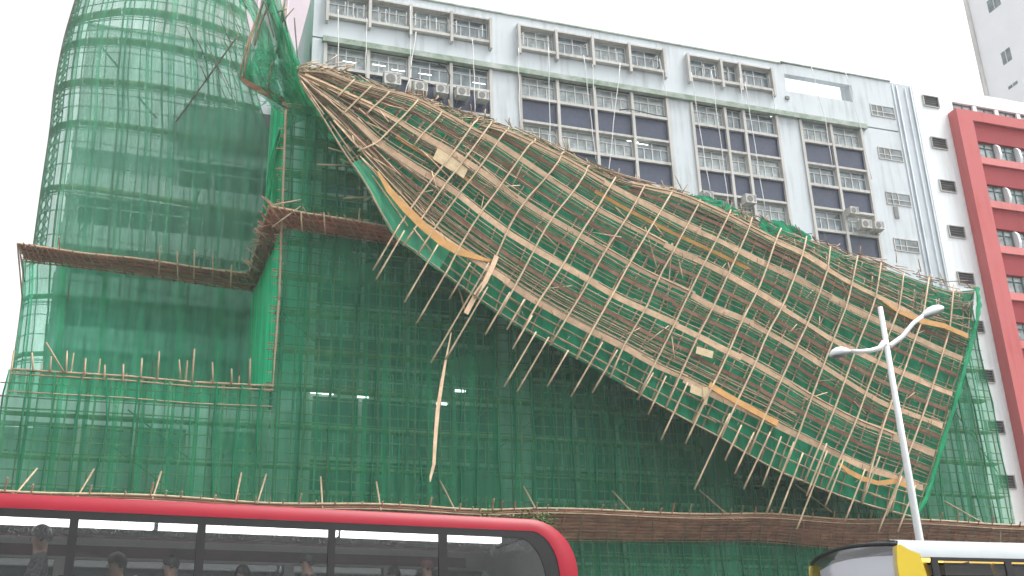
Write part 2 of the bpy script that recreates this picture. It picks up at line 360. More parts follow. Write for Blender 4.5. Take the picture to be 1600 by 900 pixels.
def add_window(x0, x1, zt, zb, top=False, y=FY + .42, par=None):
    global wincount
    par = par or bld
    wd = x1 - x0; ht = zt - zb; pale = R.random() < .55
    key = (round(wd, 2), round(ht, 2))
    if key not in wcache: wcache[key] = win_meshes(wd, ht, pale, 0)
    f, g, k = wcache[key]; off = Vector(par['_o'])
    w_ = link('window', f, M['panefr'], par, Vector((x0, y, zb)) - off)
    g_ = g.copy() if False else g
    pn = link('pane', g_, M['glass'], w_)
    if R.random() < .5:
        pn.material_slots[0].link = 'OBJECT'; pn.material_slots[0].material = M['glass_pale']
    if top:
        for i in range(k):
            if R.random() < .62:
                h = R.choice((-1, 1)); xx = wd * i / k + (.04 if h > 0 else wd / k - .04)
                c = casement(wd, ht * .64 - .1, xx, R.uniform(.9, 1.5), h)
                link('casement', c.mesh('casement'), M['panefr'], w_)
    wincount += 1
for gi, g in enumerate(GR):
    for a, b in zip(g[:-1], g[1:]):
        if gi < 3: add_window(a + .12, b - .12, ZT - .04, ZB, True, FY + .18)
        for k, (zt, zb) in enumerate(rows):
            vis = 7
            if k < vis and wincount < 97 and not (gi == 0 and k > 4): add_window(a + .11, b - .11, zt - .0, zb - .02, y=FY + .24)
            else:
                wd = b - a - .24; rest_g.box(a + .12, b - .12, FY + .42, FY + .44, zb + .05, zt - .05)
                for q in range(5): rest_f.box(a + .12 + wd * q / 4 - .03, a + .12 + wd * q / 4 + .03, FY + .36, FY + .42, zb, zt)
                rest_f.box(a + .12, b - .12, FY + .355, FY + .415, zb + .9, zb + .98)
rf = rest_f.build('veiled_windows', M['panefr'], bld, kind='stuff'); rest_g.build('veiled_panes', M['glass'], bld, kind='stuff')
# small stair windows right part
for zt in (41.6, 38.0, 34.35, 30.72, 27.1, 23.5):
    f = MB(); a, b, z1, z0 = 48.28, 50.38, zt + E_, zt - 1.0 + E_
    f.box(a, b, FY - .05, FY - .01, z0, z0 + .07); f.box(a, b, FY - .05, FY - .01, z1 - .07, z1); f.box(a, b, FY - .052, FY - .012, z0 + .38, z0 + .45)
    for x in (a, a + .5, a + 1.0, b - .07): f.box(x, x + .07, FY - .054, FY - .014, z0, z1)
    w_ = f.build('stair_window', M['concrete'], bld)
    g = MB(); g.box(a + .03, b - .03, FY - .009, FY - .004, z0 + .03, z1 - .03); g.build('pane', M['glass'], w_)
vb = MB(); vb.box(48.75, 49.1, FY - .06, FY - .003, 32.3 + E_, 33.2 + E_); vb.box(41.0, 41.3, FY - .1, FY - .003, 40.75 + E_, 41.0 + E_); vb.build('vent', M['acgrill'], bld)

# lower block under the recess (podium) and the recessed left wing
pod = empty('podium_building', (0, 57, 0), label='pale low building block with window bands behind the lower left green net', cat='building')
pw = MB(); PT = 14.4 + E_
for x0, x1 in ((-9.4, -8.7), (1.9, 3.1), (5.6, 7.28)): pw.box(x0, x1, FY, FY + .9, 0, PT)
pw.box(-9.4, 7.28, FY + .002, FY + .9, PT, PT + 1.3); pw.box(-9.4, 7.28, FY + 1.2, FY + 10.0, PT - .4, PT); pw.box(-9.4, -9.0, FY + .9, FY + 10.0, 0, PT - .4); pw.box(-9.0, 7.28, FY + 1.3, FY + 1.4, 0, PT - .4)
pw.build('wall', M['white'], pod)
prow = [(zt, zb) for zt, zb in rows if zt < PT and zb > .5]
pb = MB(); pp = MB(); pf = MB()
for g in LOWG:
    for x in g: pf.box(x - .1, x + .1, FY - .1, FY + .7, 0, PT)
    for a, b in zip(g[:-1], g[1:]):
        for zt, zb in prow:
            pb.box(a + .1, b - .1, FY + .0, FY + .6, zb - 2.0, zb); add_window(a + .12, b - .12, zt, zb, par=pod)
pb.build('spandrel', M['white2'], pod); pf.build('fins', M['concrete'], pod)

WY = 69.0
wing = empty('tower_wing', (0, WY, 0), label='tall pale building wing set back behind the upper left green net', cat='building')
pl_ = P(140, 33, WY); pr_ = P(235, 50, WY)
WX0 = pl_.x; WT = (pl_.z + pr_.z) / 2
wb = MB(); wb.box(WX0, 7.2, WY + .4, WY + 12, 0, WT); wb.build('wall', M['white'], wing)
wp = MB(); wp.box(WX0 - .1, 7.2, WY + .3, WY + 12, WT + .003, WT + .15); wp.build('parapet', M['ledge'], wing)
fl = P(150, 195, WY).z
z = fl
dk0 = P(288, 170, WY).x
k = 0
while z > 12:
    bnd = MB(); bnd.box(WX0 - .05, 7.15, WY - .1, WY + .39, z - 1.9, z - 1.9 + 1.5)
    bnd.build('spandrel', M['white'], wing)
    x = dk0 if k < 2 else WX0 + .8
    while x < 6.5:
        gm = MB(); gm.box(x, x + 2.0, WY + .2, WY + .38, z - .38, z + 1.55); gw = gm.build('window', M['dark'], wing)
        gm = MB(); gm.box(x, x + .08, WY + .1, WY + .198, z - .38, z + 1.55); gm.box(x + .96, x + 1.04, WY + .1, WY + .198, z - .38, z + 1.55); gm.box(x, x + 2, WY + .1, WY + .199, z + .9, z + .98); gm.build('frame', M['panefr'], gw)
        x += 2.3
    z -= 3.5; k += 1
# dark grey block high in the wing, standing in for dark windows
dm = MB(); a = P(288, 160, WY - .5); dm.box(a.x, 7.1, WY - .45, WY + .38, a.z - 3.2, a.z); dm.build('dark_window_block', mat('window_block_grey', (.13, .155, .15), .8, .2, 1), wing)

# pink tower behind
TY = 100
tx = P(237, 100, TY).x
pk = empty('pink_tower', (10, TY, 0), label='plain pale pink high-rise rising out of frame behind the green net', cat='building')
t = MB(); t.box(tx, 24, TY, TY + 20, 0, 110); t.build('wall', M['pinkwall'], pk)
t = MB()
for z in range(10, 108, 3): t.box(tx + 1, tx + 1.6, TY - .05, TY - .003, z, z + 1.2)
t.build('small_windows', M['glass'], pk)
for i in range(3): 
    t = MB(); t.tube([(tx + 7 + i * 3.1, TY - .1, 0), (tx + 7 + i * 3.1, TY - .1, 110)], .06, 6); t.build('pipe', M['pinkwall'], pk)

# red building to the right, with its pale stair strip
red = empty('red_building', (55, 57, 0), label='red framed building with ribbon windows and white fins at the right edge', cat='building')
rw = MB()
rw.box(52.45, 56.0, FY + .02, FY + .9, 0, 43.95 + E_); rw.box(56.0, 82, FY + .02, FY + .9, 43.1 + E_, 44.2 + E_); rw.box(56.0, 82, FY + .02, FY + .9, 41.2 + E_, 42.15 + E_)
rw.box(52.45, 82, FY + 1.0, FY + 20, 0, 43.9 + E_)
rw.build('wall', M['white2'], red)
x = 56.2
while x < 80:
    f = MB(); a, b, z0, z1 = x, x + 1.75, 42.17 + E_, 43.08 + E_
    f.box(a, b, FY + .2, FY + .26, z0, z0 + .06); f.box(a, b, FY + .2, FY + .26, z1 - .06, z1); f.box(a, b, FY + .198, FY + .258, z0 + .42, z0 + .47)
    for q in range(5): f.box(a + (b - a - .05) * q / 4, a + (b - a - .05) * q / 4 + .05, FY + .196, FY + .256, z0, z1 if q % 2 == 0 else z0 + .45)
    w_ = f.build('window', M['teal'], red); g = MB(); g.box(a, b, FY + .27, FY + .28, z0, z1); g.build('pane', M['glass_pale'], w_)
    p_ = MB(); p_.box(x + 1.75, x + 2.1, FY + .05, FY + .4, z0, z1); p_.build('mullion', M['white2'], red)
    x += 2.1
for i, zt in enumerate((43.15, 39.53, 35.95, 32.25, 28.6, 25.0, 21.4, 17.8, 14.1)):
    f = MB(); a, b = 53.3, 54.62; z1 = zt + E_; z0 = z1 - .85
    f.box(a - .06, b + .06, FY - .1, FY + .018, z1, z1 + .06); f.box(a - .04, b + .04, FY - .08, FY + .018, z0 - .06, z0)
    f.box(a - .06, a - .002, FY - .1, FY + .018, z0, z1); f.box(b + .002, b + .06, FY - .1, FY + .018, z0, z1); w_ = f.build('stair_window', M['concrete'], red)
    g = MB(); g.box(a, b, FY + .004, FY + .016, z0, z1); g.build('pane', M['dark'], w_)
    s = MB()
    for q in range(4): s.box(a, b, FY - .005, FY + .003, z0 + .1 + q * .2, z0 + .13 + q * .2)
    s.build('louvre', M['acgrill'], w_)
RY = FY - 0.9
fr = MB(); fr.box(55.35, 56.75, RY, FY, 0, 41.9 + E_); fr.box(56.75, 82, RY, FY, 41.05 + E_, 41.9 + E_)
fr.build('red_frame', M['red'], red)
for k in range(11):
    zt = 41.05 + E_ - 3.62 * k
    s = MB(); s.box(56.75, 82, RY + .22, FY + .4, zt - 1.62, zt - .002); s.build('deep_red_band', M['darkred'], red)
    s = MB(); s.box(56.75, 82, RY + .06, FY + .1, zt - 3.62, zt - 3.05); s.build('salmon_spandrel', M['pink'], red)
    x = 57.0
    n = 0
    while x < (66 if k < 10 else 66):
        g = MB(); FW = RY + .42; g.box(x, x + 1.55, FW + .07, FW + .09, zt - 3.05, zt - 1.63)
        f = MB(); f.box(x, x + .07, FW, FW + .06, zt - 3.05, zt - 1.63); f.box(x + 1.48, x + 1.55, FW, FW + .06, zt - 3.05, zt - 1.63); f.box(x + .74, x + .81, FW, FW + .06, zt - 3.05, zt - 1.63); f.box(x + .07, x + 1.48, FW + .002, FW + .058, zt - 2.08, zt - 2.02)
        w_ = f.build('window', M['teal'], red); g.build('pane', M['glass_pale'], w_)
        fn = MB(); xx = x + 1.62
        prof = [(RY + .04, zt - 2.85), (RY - .02, zt - 2.6), (RY + .04, zt - 1.95), (RY + .3, zt - 1.63), (FY + .4, zt - 1.63), (FY + .4, zt - 3.04), (RY + .12, zt - 3.04)]
        n_ = len(prof); fn.add([(xx, y, z) for y, z in prof] + [(xx + .22, y, z) for y, z in prof], [tuple(range(n_))[::-1], tuple(range(n_, 2 * n_))] + [(q, (q + 1) % n_, n_ + (q + 1) % n_, n_ + q) for q in range(n_)])
        fn.build('fin', M['white2'], red)
        x += 1.92; n += 1

# white tower top right: its side face looks left
QY0, QY1 = 88.0, 104.0
xq = P(1540, 148, QY1).x
wt = empty('white_tower', (xq, QY0, 0), label='plain white high-rise with small windows far behind, at the top right corner', cat='building')
t = MB(); t.box(xq, xq + 25, QY0, QY1, 0, 120); t.build('wall', M['farwhite'], wt)
t = MB(); t.tube([(xq - .15, QY1 - .3, 0), (xq - .15, QY1 - .3, 120)], .35, 8); t.tube([(xq - .1, QY0 + 1.6, 0), (xq - .1, QY0 + 1.6, 120)], .09, 6); t.tube([(xq - .1, QY0 + 2.0, 0), (xq - .1, QY0 + 2.0, 120)], .05, 6); t.build('drain_pipe', M['concrete'], wt)
def onside(px, py):
    d = (px - CX, py - CY, F); x = sum(a * b for a, b in zip(d, AX)); y = sum(a * b for a, b in zip(d, AY)); z = sum(a * b for a, b in zip(d, AZ)); k = xq / x
    return y * k, z * k + EYE
for (ax, ay, bx, by, nm) in ((1544, 12, 1566, 14, 0), (1566, 93, 1583, 98, 0), (1576, 138, 1590, 128, 1)):
    y0, z0 = onside(ax, ay); y1, z1 = onside(bx, by); h = 2.0 if not nm else .45
    g = MB(); g.box(xq - .04, xq - .003, min(y0, y1), max(y0, y1), z0 - h * .5, z0 + h * .5); wd = g.build('window', M['glass'], wt)
    f = MB(); f.box(xq - .1, xq - .042, (y0 + y1) / 2 - .06, (y0 + y1) / 2 + .06, z0 - h * .5, z0 + h * .5); f.build('frame', M['panefr'], wd)

# ------------------------------------------------------------------ air conditioners
acp = empty('air_conditioner', (0, 0, 0), group='air conditioners hung on the pale facade')
b = MB(); b.box(-.42, .42, -.34, .3, 0, .62); b.box(-.44, .44, -.36, .32, .60, .66); b.build('case', M['acbody'], acp)
b = MB(); b.tube([(-.1, -.362, .31), (-.1, -.345, .31)], .24, 16, smooth=False); 
for q in range(6): b.box(.2, .38, -.352, -.342, .1 + q * .08, .13 + q * .08)
b.build('grille', M['acgrill'], acp)
b = MB()
for s_ in (-.3, .3): b.bar((s_, .3, -.25), (s_, -.3, -.02), .03, .03, (1, 0, 0)); b.bar((s_, .3, -.02), (s_, -.3, -.02), .03, .03, (1, 0, 0))
b.build('bracket', M['concrete'], acp)
def copy_tree(o, parent=None):
    c = o.copy(); col.objects.link(c)
    if parent: c.parent = parent
    for ch in [x for x in bpy.data.objects if x.parent == o]: copy_tree(ch, c)
    return c
acs = [(612, 127, 'large white outdoor unit beside the leftmost blue panels, wider than its neighbours', 1.25), (656, 139, 'white outdoor unit just right of the second concrete fin', 1), (689, 143, 'white outdoor unit next to the drooping black cable, left of the fin', .95),
       (722, 147, 'white outdoor unit just right of the fin with black cable', 1), (753, 153, 'white outdoor unit rightmost of the row above the broken planks', .9),
       (1103, 309, 'boxy window unit at the pale pier, half behind the top of the fallen scaffold', .95), (1170, 314, 'boxy window unit beside the wide blue panel with stained glass', .95),
       (1331, 332, 'small window unit above the pair of units', .8), (1350, 353, 'left unit of the pair standing on the lower sill', .95), (1370, 355, 'right unit of the pair standing on the lower sill', .9)]
for i, (x, y, lb, s_) in enumerate(acs):
    o = acp if i == 0 else copy_tree(acp)
    p = P(x, y, FY - .45); o.location = p - Vector((0, 0, .3 * s_)); o.scale = (s_, 1, s_); tag(o, lb, 'air conditioner')
# interior tubes
tl = [(546, 98, 56.9 + .9, 'lit tube behind the second row window left of the first fin'), (592, 103, 57.9, 'lit tube behind the second row window right of the first fin'), (622, 111, 57.9, 'lit tube behind the glass above the large air conditioner'), (664, 117, 57.9, 'lit tube behind glass right of the second fin'), (748, 131, 57.9, 'lit tube behind the last window of the left bay group'),
      (988, 222, 56.75, 'short bright tube left of the thin concrete fin'), (1003, 226, 56.75, 'long bright tube right of the thin concrete fin')]
for x, y, yy, lb in tl:
    yy = FY + .30; p = P(x, y, yy); b = MB(); w_ = .42; b.tube([(p.x - w_, yy, p.z), (p.x + w_, yy, p.z)], .07, 6)
    o = empty('strip_light', (p.x, p.y, p.z), group='strip lights glowing behind the facade windows'); b.build('tube', M['tube'], o); tag(o, lb, 'light')
    b = MB(); b.box(p.x - w_, p.x + w_, yy - .03, yy + .03, p.z + .075, p.z + .12); b.build('housing', M['panefr'], o)
for x, y, lb in ((494, 613, 'bright tube glimmering through the net left of the long fold'), (512, 615, 'shorter tube beside the brightest tube under the net'), (567, 620, 'faint small tube glimmering in the middle of the net'), (719, 611, 'faint tube glimmering right of the hanging strip, the higher one'), (690, 631, 'bright tube glimmering right behind the hanging pale strip')):
    p = P(x, y, 56.4); b = MB(); b.tube([(p.x - .3, 56.4, p.z), (p.x + .3, 56.4, p.z)], .06, 6)
    o = empty('strip_light', tuple(p), group='strip lights glimmering through the green net'); b.build('tube', M['tube'], o); tag(o, lb, 'light')
    b = MB(); b.box(p.x - .3, p.x + .3, 56.37, 56.43, p.z + .065, p.z + .1); b.build('housing', M['panefr'], o)

# ------------------------------------------------------------------ standing scaffold in front of the long facade
SY = 55.0
G_ = [(464,105),(515,110),(560,122),(600,138),(655,153),(700,172),(769,190),(830,213),(900,246),(960,276),(1030,290),(1093,312),(1175,338),(1240,362),(1290,380),(1341,398),(1412,421),(1451,433),(1490,444),(1524,449)]
def yline(pl, x):
    for a, b in zip(pl[:-1], pl[1:]):
        if a[0] <= x <= b[0]: return lerp(a[1], b[1], (x - a[0]) / (b[0] - a[0]))
    return pl[0][1] if x < pl[0][0] else pl[-1][1]
# height of the surviving scaffold: a line running behind the fallen sheet
top_px = [(440,150),(500,185),(560,262),(620,300),(760,300),(1000,400),(1300,470),(1500,480),(1527,452),(1545,520),(1600,640)]
def topz(X):
    best = 18.0
    for t in range(0, 200):
        p = polyat(top_px, t / 199 * (len(top_px) - 1)); q = P(p[0], p[1], SY)
        if q.x >= X: return q.z
    return q.z
SX0, SX1 = -6.7, 52.05
PODZ = P(425, 605, SY).z; XC = 5.75
CANZ = P(860, 846, SY - .2).z
def ztop(X): return PODZ if X < XC else topz(X)
std = empty('bamboo_scaffold', (20, SY, 0), label='standing bamboo scaffold wrapped in dark green net along the building below the fallen part', cat='scaffold')
# green net panels
x = SX0; k = 0
netpan = []
while x < SX1:
    wd = R.uniform(1.0, 1.35); x1 = min(SX1, x + wd + R.uniform(.10, .3)); zz = ztop(x + wd / 2); ph = R.uniform(0, 9); yo = -.10 - .035 * (k % 2)
    lowp = x < XC
    if x < XC < x1: x1 = XC
    def fn(u, v, x=x, x1=x1, zz=zz, ph=ph, yo=yo):
        X = lerp(x, x1, u); Z = lerp(.3, zz, v)
        e = .16 * (noise.noise(Vector((ph, Z * .22, 0)))) if u < .05 or u > .95 else 0
        return Vector((X + e, SY + yo + .07 * noise.noise(Vector((X * 2.4, Z * .35, ph))) + .04 * math.sin(X * 9 + ph + Z * .15), Z))
    b = MB(); b.grid(fn, 8, max(6, int(zz / 1.0)))
    b.build('green_net', M['net_low'] if lowp and False else M['net'], std)
    x = XC if (x < XC <= x1) else x + wd; k += 1
# seam ties: bunched strands where nets are laced
sb = MB(); x = SX0
while x < SX1:
    zz = ztop(x); n = int(zz / 1.2); ph = R.uniform(0, 50)
    sb.tube([(x + .28 * noise.noise(Vector((ph, i * .35, 0))), SY - .2, .3 + (zz - .3) * i / n) for i in range(n + 1)], [R.uniform(.02, .07) for _ in range(n + 1)], 4)
    x += R.uniform(1.0, 1.5)
sb.build('net_seams', M['net_thick'], std, kind='stuff')
poles = []
x = SX0 + .1
while x < SX1:
    poles.append(x); x += .66 + R.uniform(-.05, .05)
sp = MB()
for i, X in enumerate(poles):
    zz = ztop(X) + (R.uniform(.2, 1.3) if X < XC and i % 2 == 0 else .05)
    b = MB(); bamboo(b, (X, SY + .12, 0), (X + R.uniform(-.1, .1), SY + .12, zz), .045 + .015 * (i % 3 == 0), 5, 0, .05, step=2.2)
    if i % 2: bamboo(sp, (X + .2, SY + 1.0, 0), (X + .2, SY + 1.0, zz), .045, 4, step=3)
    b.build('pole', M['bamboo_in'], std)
def spans(z, x0, x1):
    "x ranges at height z where the scaffold stands"
    out = []; a = None; X = x0
    while X <= x1 + .01:
        if ztop(X) > z:
            if a is None: a = X
        elif a is not None: out.append((a, X)); a = None
        X += .5
    if a is not None: out.append((a, x1))
    return out
led = MB(); z = 1.4; k = 0
pc = 0
while z < 45:
    for a, c in spans(z, SX0, SX1):
        if c - a < .6: continue
        n = max(2, int((c - a) / 3)); pts = [(lerp(a - .3, c + .2, i / n), SY + .05 + .04 * (i % 2), z + R.uniform(-.06, .06)) for i in range(n + 1)]
        led.tube(pts, .038, 4)
        if k % 3 == 0:
            xx = a
            while xx < c - .5:
                L = min(R.uniform(3.2, 4.2), c - xx); bb = MB(); bb.box(xx, xx + L - .03, SY + .25, SY + .9, z - .03 + R.uniform(-.03, .03), z + .05)
                if z > CANZ - 1 and pc < 98: bb.build('platform_board', M['platform'], std); pc += 1
                else: 
                    if 'pm' not in globals(): pm = MB()
                    pm.add(bb.v, bb.f)
                xx += L
            led.tube([(p[0], SY + 1.0, p[2] + .12) for p in pts], .038, 4)
            led.tube([(p[0], SY + .2, p[2] + .2) for p in pts], .042, 4)
    z += .70; k += 1
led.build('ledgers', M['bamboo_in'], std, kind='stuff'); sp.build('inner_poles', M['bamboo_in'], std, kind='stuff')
pm.build('far_platform_boards', M['platform'], std, kind='stuff')
db = MB()
for px, py, qx, qy in ((640,760,760,640),(690,755,820,870),(300,720,200,640),(180,700,260,760),(1040,640,980,790),(500,540,430,480),(900,600,780,700),(1490,640,1560,740),(560,420,480,340)):
    bamboo(db, P(px, py, SY + .3), P(qx, qy, SY + .3), .045)
db.build('diagonal_poles', M['bamboo_in'], std, kind='stuff')
# podium top rail and net stays, in front of the recess
b = MB()
rail = [P(18, 577, SY - .15), P(100, 582, SY - .15), P(200, 588, SY - .15), P(300, 597, SY - .15), P(428, 603, SY - .15)]
b.tube(rail, .06, 6); b.tube([p - Vector((0, 0, .22)) for p in rail], .045, 5); b.tube([p - Vector((0, 0, 1.1)) for p in rail], .035, 5)
b.build('top_rail', M['bamboo'], std)
for (x0, y0, x1, y1) in ((52,580,50,551),(78,583,80,557),(103,584,105,548),(132,588,134,560),(163,594,164,570),(192,597,193,569),(220,590,222,560),(246,592,249,549),(282,590,280,562),(300,596,304,545),(333,600,332,566),(362,600,362,576),(390,602,391,560),(100,582,72,535)):
    b = MB(); bamboo(b, P(x0, y0, SY - .25), P(x1, y1, SY - .25), .05); b.build('stub_pole', M['bamboo'], std)
# corner pole beside the recess
b = MB()
cpl = [P(447, 172, SY - .1), P(441, 330, SY - .1), P(436, 470, SY - .1), P(425, 612, SY - .1)]
for q in range(3): bamboo(b, cpl[q], cpl[q + 1], .075, 6, step=.5)
for i in range(16):
    t = i / 15 * 3; p = Vector(polyat([tuple(c) for c in cpl], t)); b.tube([p + Vector((-.5 * R.random(), -.05, 0)), p + Vector((.35, .05, .05))], .03, 4)
b.build('corner_pole', M['bamboo'], std)

# bottom canopy over the pavement
can = empty('catch_canopy', (20, 53, 0), label='long brown bamboo catch canopy sloping out at the foot of the scaffold, above the buses', cat='canopy')
CO = [(-120,762),(0,768),(250,780),(480,789),(700,796),(860,799),(1100,804),(1250,809),(1400,815),(1580,821),(1760,826)]
CI = [(-120,815),(0,822),(250,830),(480,838),(700,842),(860,845),(1100,843),(1250,851),(1400,857),(1580,862),(1760,868)]
def canp(u, v, off=0):  # v 0 outer, 1 inner
    o = cr(CO, u * (len(CO) - 1)); i = cr(CI, u * (len(CI) - 1))
    a = P(o[0], o[1], 52.5); c = P(i[0], i[1], SY - .25)
    return a.lerp(c, v) + Vector((0, 0, .07 * math.sin(u * 40) - off))
NB = 46
for i in range(NB):
    u0, u1 = i / NB, (i + 1) / NB - .0006
    for jrow in range(2):
        b = MB(); v0, v1 = jrow * .5, jrow * .5 + .49; dz = R.uniform(0, .05)
        a, c, d, e = canp(u0, v0), canp(u1, v0), canp(u1, v1), canp(u0, v1); h = Vector((0, 0, .05)); z_ = Vector((0, 0, dz))
        b.add([a+z_, c+z_, d+z_, e+z_, a+h+z_, c+h+z_, d+h+z_, e+h+z_], [(0,1,2,3)[::-1],(4,5,6,7),(0,1,5,4),(1,2,6,5),(2,3,7,6),(3,0,4,7)])
        b.build('deck_board', M['canopy_low'], can)
b = MB()
for j in range(9):
    v = j / 8
    b.tube([canp(i / 60, v, .05 + .03 * (j % 2)) + Vector((0, 0, .05 * noise.noise(Vector((i, j, 0))))) for i in range(61)], .038 if j else .055, 4)
b.build('long_poles', M['canopy'], can, kind='stuff')
b = MB(); b.tube([canp(i / 60, 0, -.03) + Vector((0, -.06, .05)) for i in range(61)], .055, 5); b.tube([canp(i / 60, 0, .15) + Vector((0, -.03, 0)) for i in range(61)], .035, 5); b.build('edge_pole', M['bamboo'], can)
for i in range(88):
    u = (i + .5) / 88 + R.uniform(-.003, .003); b = MB(); a = canp(u, 1, .12); c = canp(u + .004, 0, .1); d = (c - a).normalized()
    ln = R.uniform(.1, .95); bamboo(b, a, c + d * ln + Vector((.15 * ln, 0, .2 * ln)), .045, 5, step=1); b.build('rafter_pole', M['canopy'] if R.random() < .55 else M['bamboo_in'], can)
for (x0, y0, x1, y1) in ((58,732,22,775),(147,733,120,778),(252,737,238,780),(377,739,368,785),(416,741,402,787),(501,745,504,795),(588,753,595,797),(688,752,712,799),(818,760,842,804),(957,767,994,808),(1093,766,1148,814),(1243,757,1300,800),(1475,783,1553,827)):
    b = MB(); bamboo(b, P(x0, y0, SY - .3), P(x1, y1, 52.3), .05, 5, step=.8); b.build('stay_pole', M['bamboo'], can)

# ------------------------------------------------------------------ tower scaffold (recessed, upper left)
TW = 63.0
tow = empty('bamboo_scaffold', (-2, TW, 16), label='curved tower of bamboo scaffold in thin see-through green net at the upper left', cat='scaffold')
CG = [  # rows top to bottom; columns: silhouette, corner, 1/4, 1/2, 3/4, right
 [(136,-60),(160,-68),(215,-72),(290,-68),(345,-52),(378,-30)],
 [(121,-10),(143,-20),(208,-28),(275,-24),(335,-6),(385,22)],
 [(107,36),(130,25),(200,15),(270,22),(330,38),(392,62)],
 [(97,75),(122,64),(195,62),(265,72),(335,90),(392,108)],
 [(85,140),(114,126),(190,128),(265,138),(340,154),(408,170)],
 [(78,205),(108,190),(190,196),(265,207),(340,219),(424,234)],
 [(64,300),(96,290),(180,300),(260,312),(340,325),(412,337)],
 [(50,402),(84,392),(175,404),(255,417),(332,430),(396,443)]]
CYD = [68.0, 63.0, 62.8, 62.8, 62.9, 63.2]
def surf(CGr, CYr):
    def s(u, v, off=0):
        j = v * (len(CGr) - 1); i = u * (len(CYr) - 1)
        rowp = [cr(r, i) for r in (CGr[max(0, min(len(CGr) - 1, int(j) + q))] for q in (-1, 0, 1, 2))] if False else None
        jj = min(len(CGr) - 2, int(j)); f_ = j - jj
        a = cr(CGr[max(jj - 1, 0)], i); b_ = cr(CGr[jj], i); c = cr(CGr[jj + 1], i); d = cr(CGr[min(jj + 2, len(CGr) - 1)], i)
        def h(p0, p1, p2, p3, t): return 0.5 * ((2*p1) + (-p0+p2)*t + (2*p0-5*p1+4*p2-p3)*t*t + (-p0+3*p1-3*p2+p3)*t**3)
        px = h(a[0], b_[0], c[0], d[0], f_); py = h(a[1], b_[1], c[1], d[1], f_)
        ii = min(len(CYr) - 2, int(i)); Y = lerp(CYr[ii], CYr[ii + 1], i - ii)
        return P(px, py, Y + off)
    return s
ts = surf(CG, CYD)
def drape(s, amp=.1, off=-.15, ku=9, kv=2):
    def fn(u, v):
        return s(u, v, off + amp * noise.noise(Vector((u * 60 / 4, v * kv * 2, 3))) + amp * .4 * math.sin(u * 80 + v * 3))
    return fn
NP = 10
for i in range(NP):
    u0, u1 = i / NP, min(1, (i + 1) / NP + .012); b = MB(); f0 = drape(ts, .12, -.15 - .04 * (i % 2))
    b.grid(lambda u, v: f0(lerp(u0, u1, u), v), 10, 40); b.build('green_net', M['net_tower'], tow)
def lattice(s, thing, nu, nv, plat, r=.045, un=100, m1='bamboo_in', m2='bamboo_dark', step=1.0):
    for i in range(nu + 1):
        u = min(1, max(0, i / nu + R.uniform(-.004, .004))); b = MB(); n = 26
        b.tube([s(min(1, max(0, u + .004 * noise.noise(Vector((i, q * .4, 0))))), q / n) for q in range(n + 1)], r * (1.5 if i % 4 == 0 else .9), 5)
        b.build('pole', M[m2], thing)
    lb = MB()
    for j in range(nv + 1):
        v = min(1, max(0, j / nv)); n = 22
        b = MB(); b.tube([s(q / n, min(1, max(0, v + .002 * noise.noise(Vector((j, q, 5))))), .08) for q in range(n + 1)], r * .85, 4)
        b.build('ledger', M[m2 if j % 2 else m1], thing)
        if j % plat == 0 and 0 < j:
            for q in range(0, 8):
                a, c = q / 8, (q + 1) / 8 - .004; b = MB(); vs_ = []
                for uu in (a, c):
                    p = s(uu, v, .15); vs_ += [p, p + Vector((0, .5, .03)), p + Vector((0, .5, .08)), p + Vector((0, 0, .18))]
                b.add(vs_, [(0,1,2,3),(7,6,5,4),(0,4,5,1),(1,5,6,2),(2,6,7,3),(3,7,4,0)])
                b.build('platform_board', M['platform'], thing)
            for dy in (.3, .7): lb.tube([s(q / n, v, dy) - Vector((0, 0, .28 + dy * .2)) for q in range(n + 1)], r * .8, 4)
            lb.tube([s(q / n, v, .1) - Vector((0, 0, .55)) for q in range(n + 1)], r * .8, 4)
    for i in range(nu // 2): 
        u = (i * 2 + .5) / nu; lb.tube([s(min(1, u), q / 20, 1.0) for q in range(21)], r * .8, 4)
    lb.build('back_ledgers', M[m1], thing, kind='stuff')
lattice(ts, tow, 21, 21, 3, .045)
b = MB()
for (x0, y0, x1, y1, yy) in ((372,55,275,190,62.5),(160,75,185,105,63.2),(215,150,245,185,63.2),(330,250,300,330,63.3),(150,330,120,370,63.2)): bamboo(b, P(x0, y0, yy), P(x1, y1, yy), .06)
# loose diagonal straws sweeping to the top right
for i in range(26):
    x = R.uniform(285, 375); y = R.uniform(0, 120); L = R.uniform(20, 60); b.tube([P(x, y, 62.3), P(x + L * .45, y + L, 62.3)], .025, 3)
b.build('diagonal_poles', M['bamboo_dark'], tow, kind='stuff')
# crossed lacing of the open left side
b = MB()
for j in range(44):
    v = .08 + j / 44 * .9
    for u0 in (.0, .07): b.tube([ts(u0, v, -.02), ts(u0 + .07, min(1, v + .022), -.02)], .035, 4); b.tube([ts(u0 + .07, v, .04), ts(u0, min(1, v + .022), .04)], .035, 4)
b.build('side_lacing', M['bamboo_dark'], tow, kind='stuff')

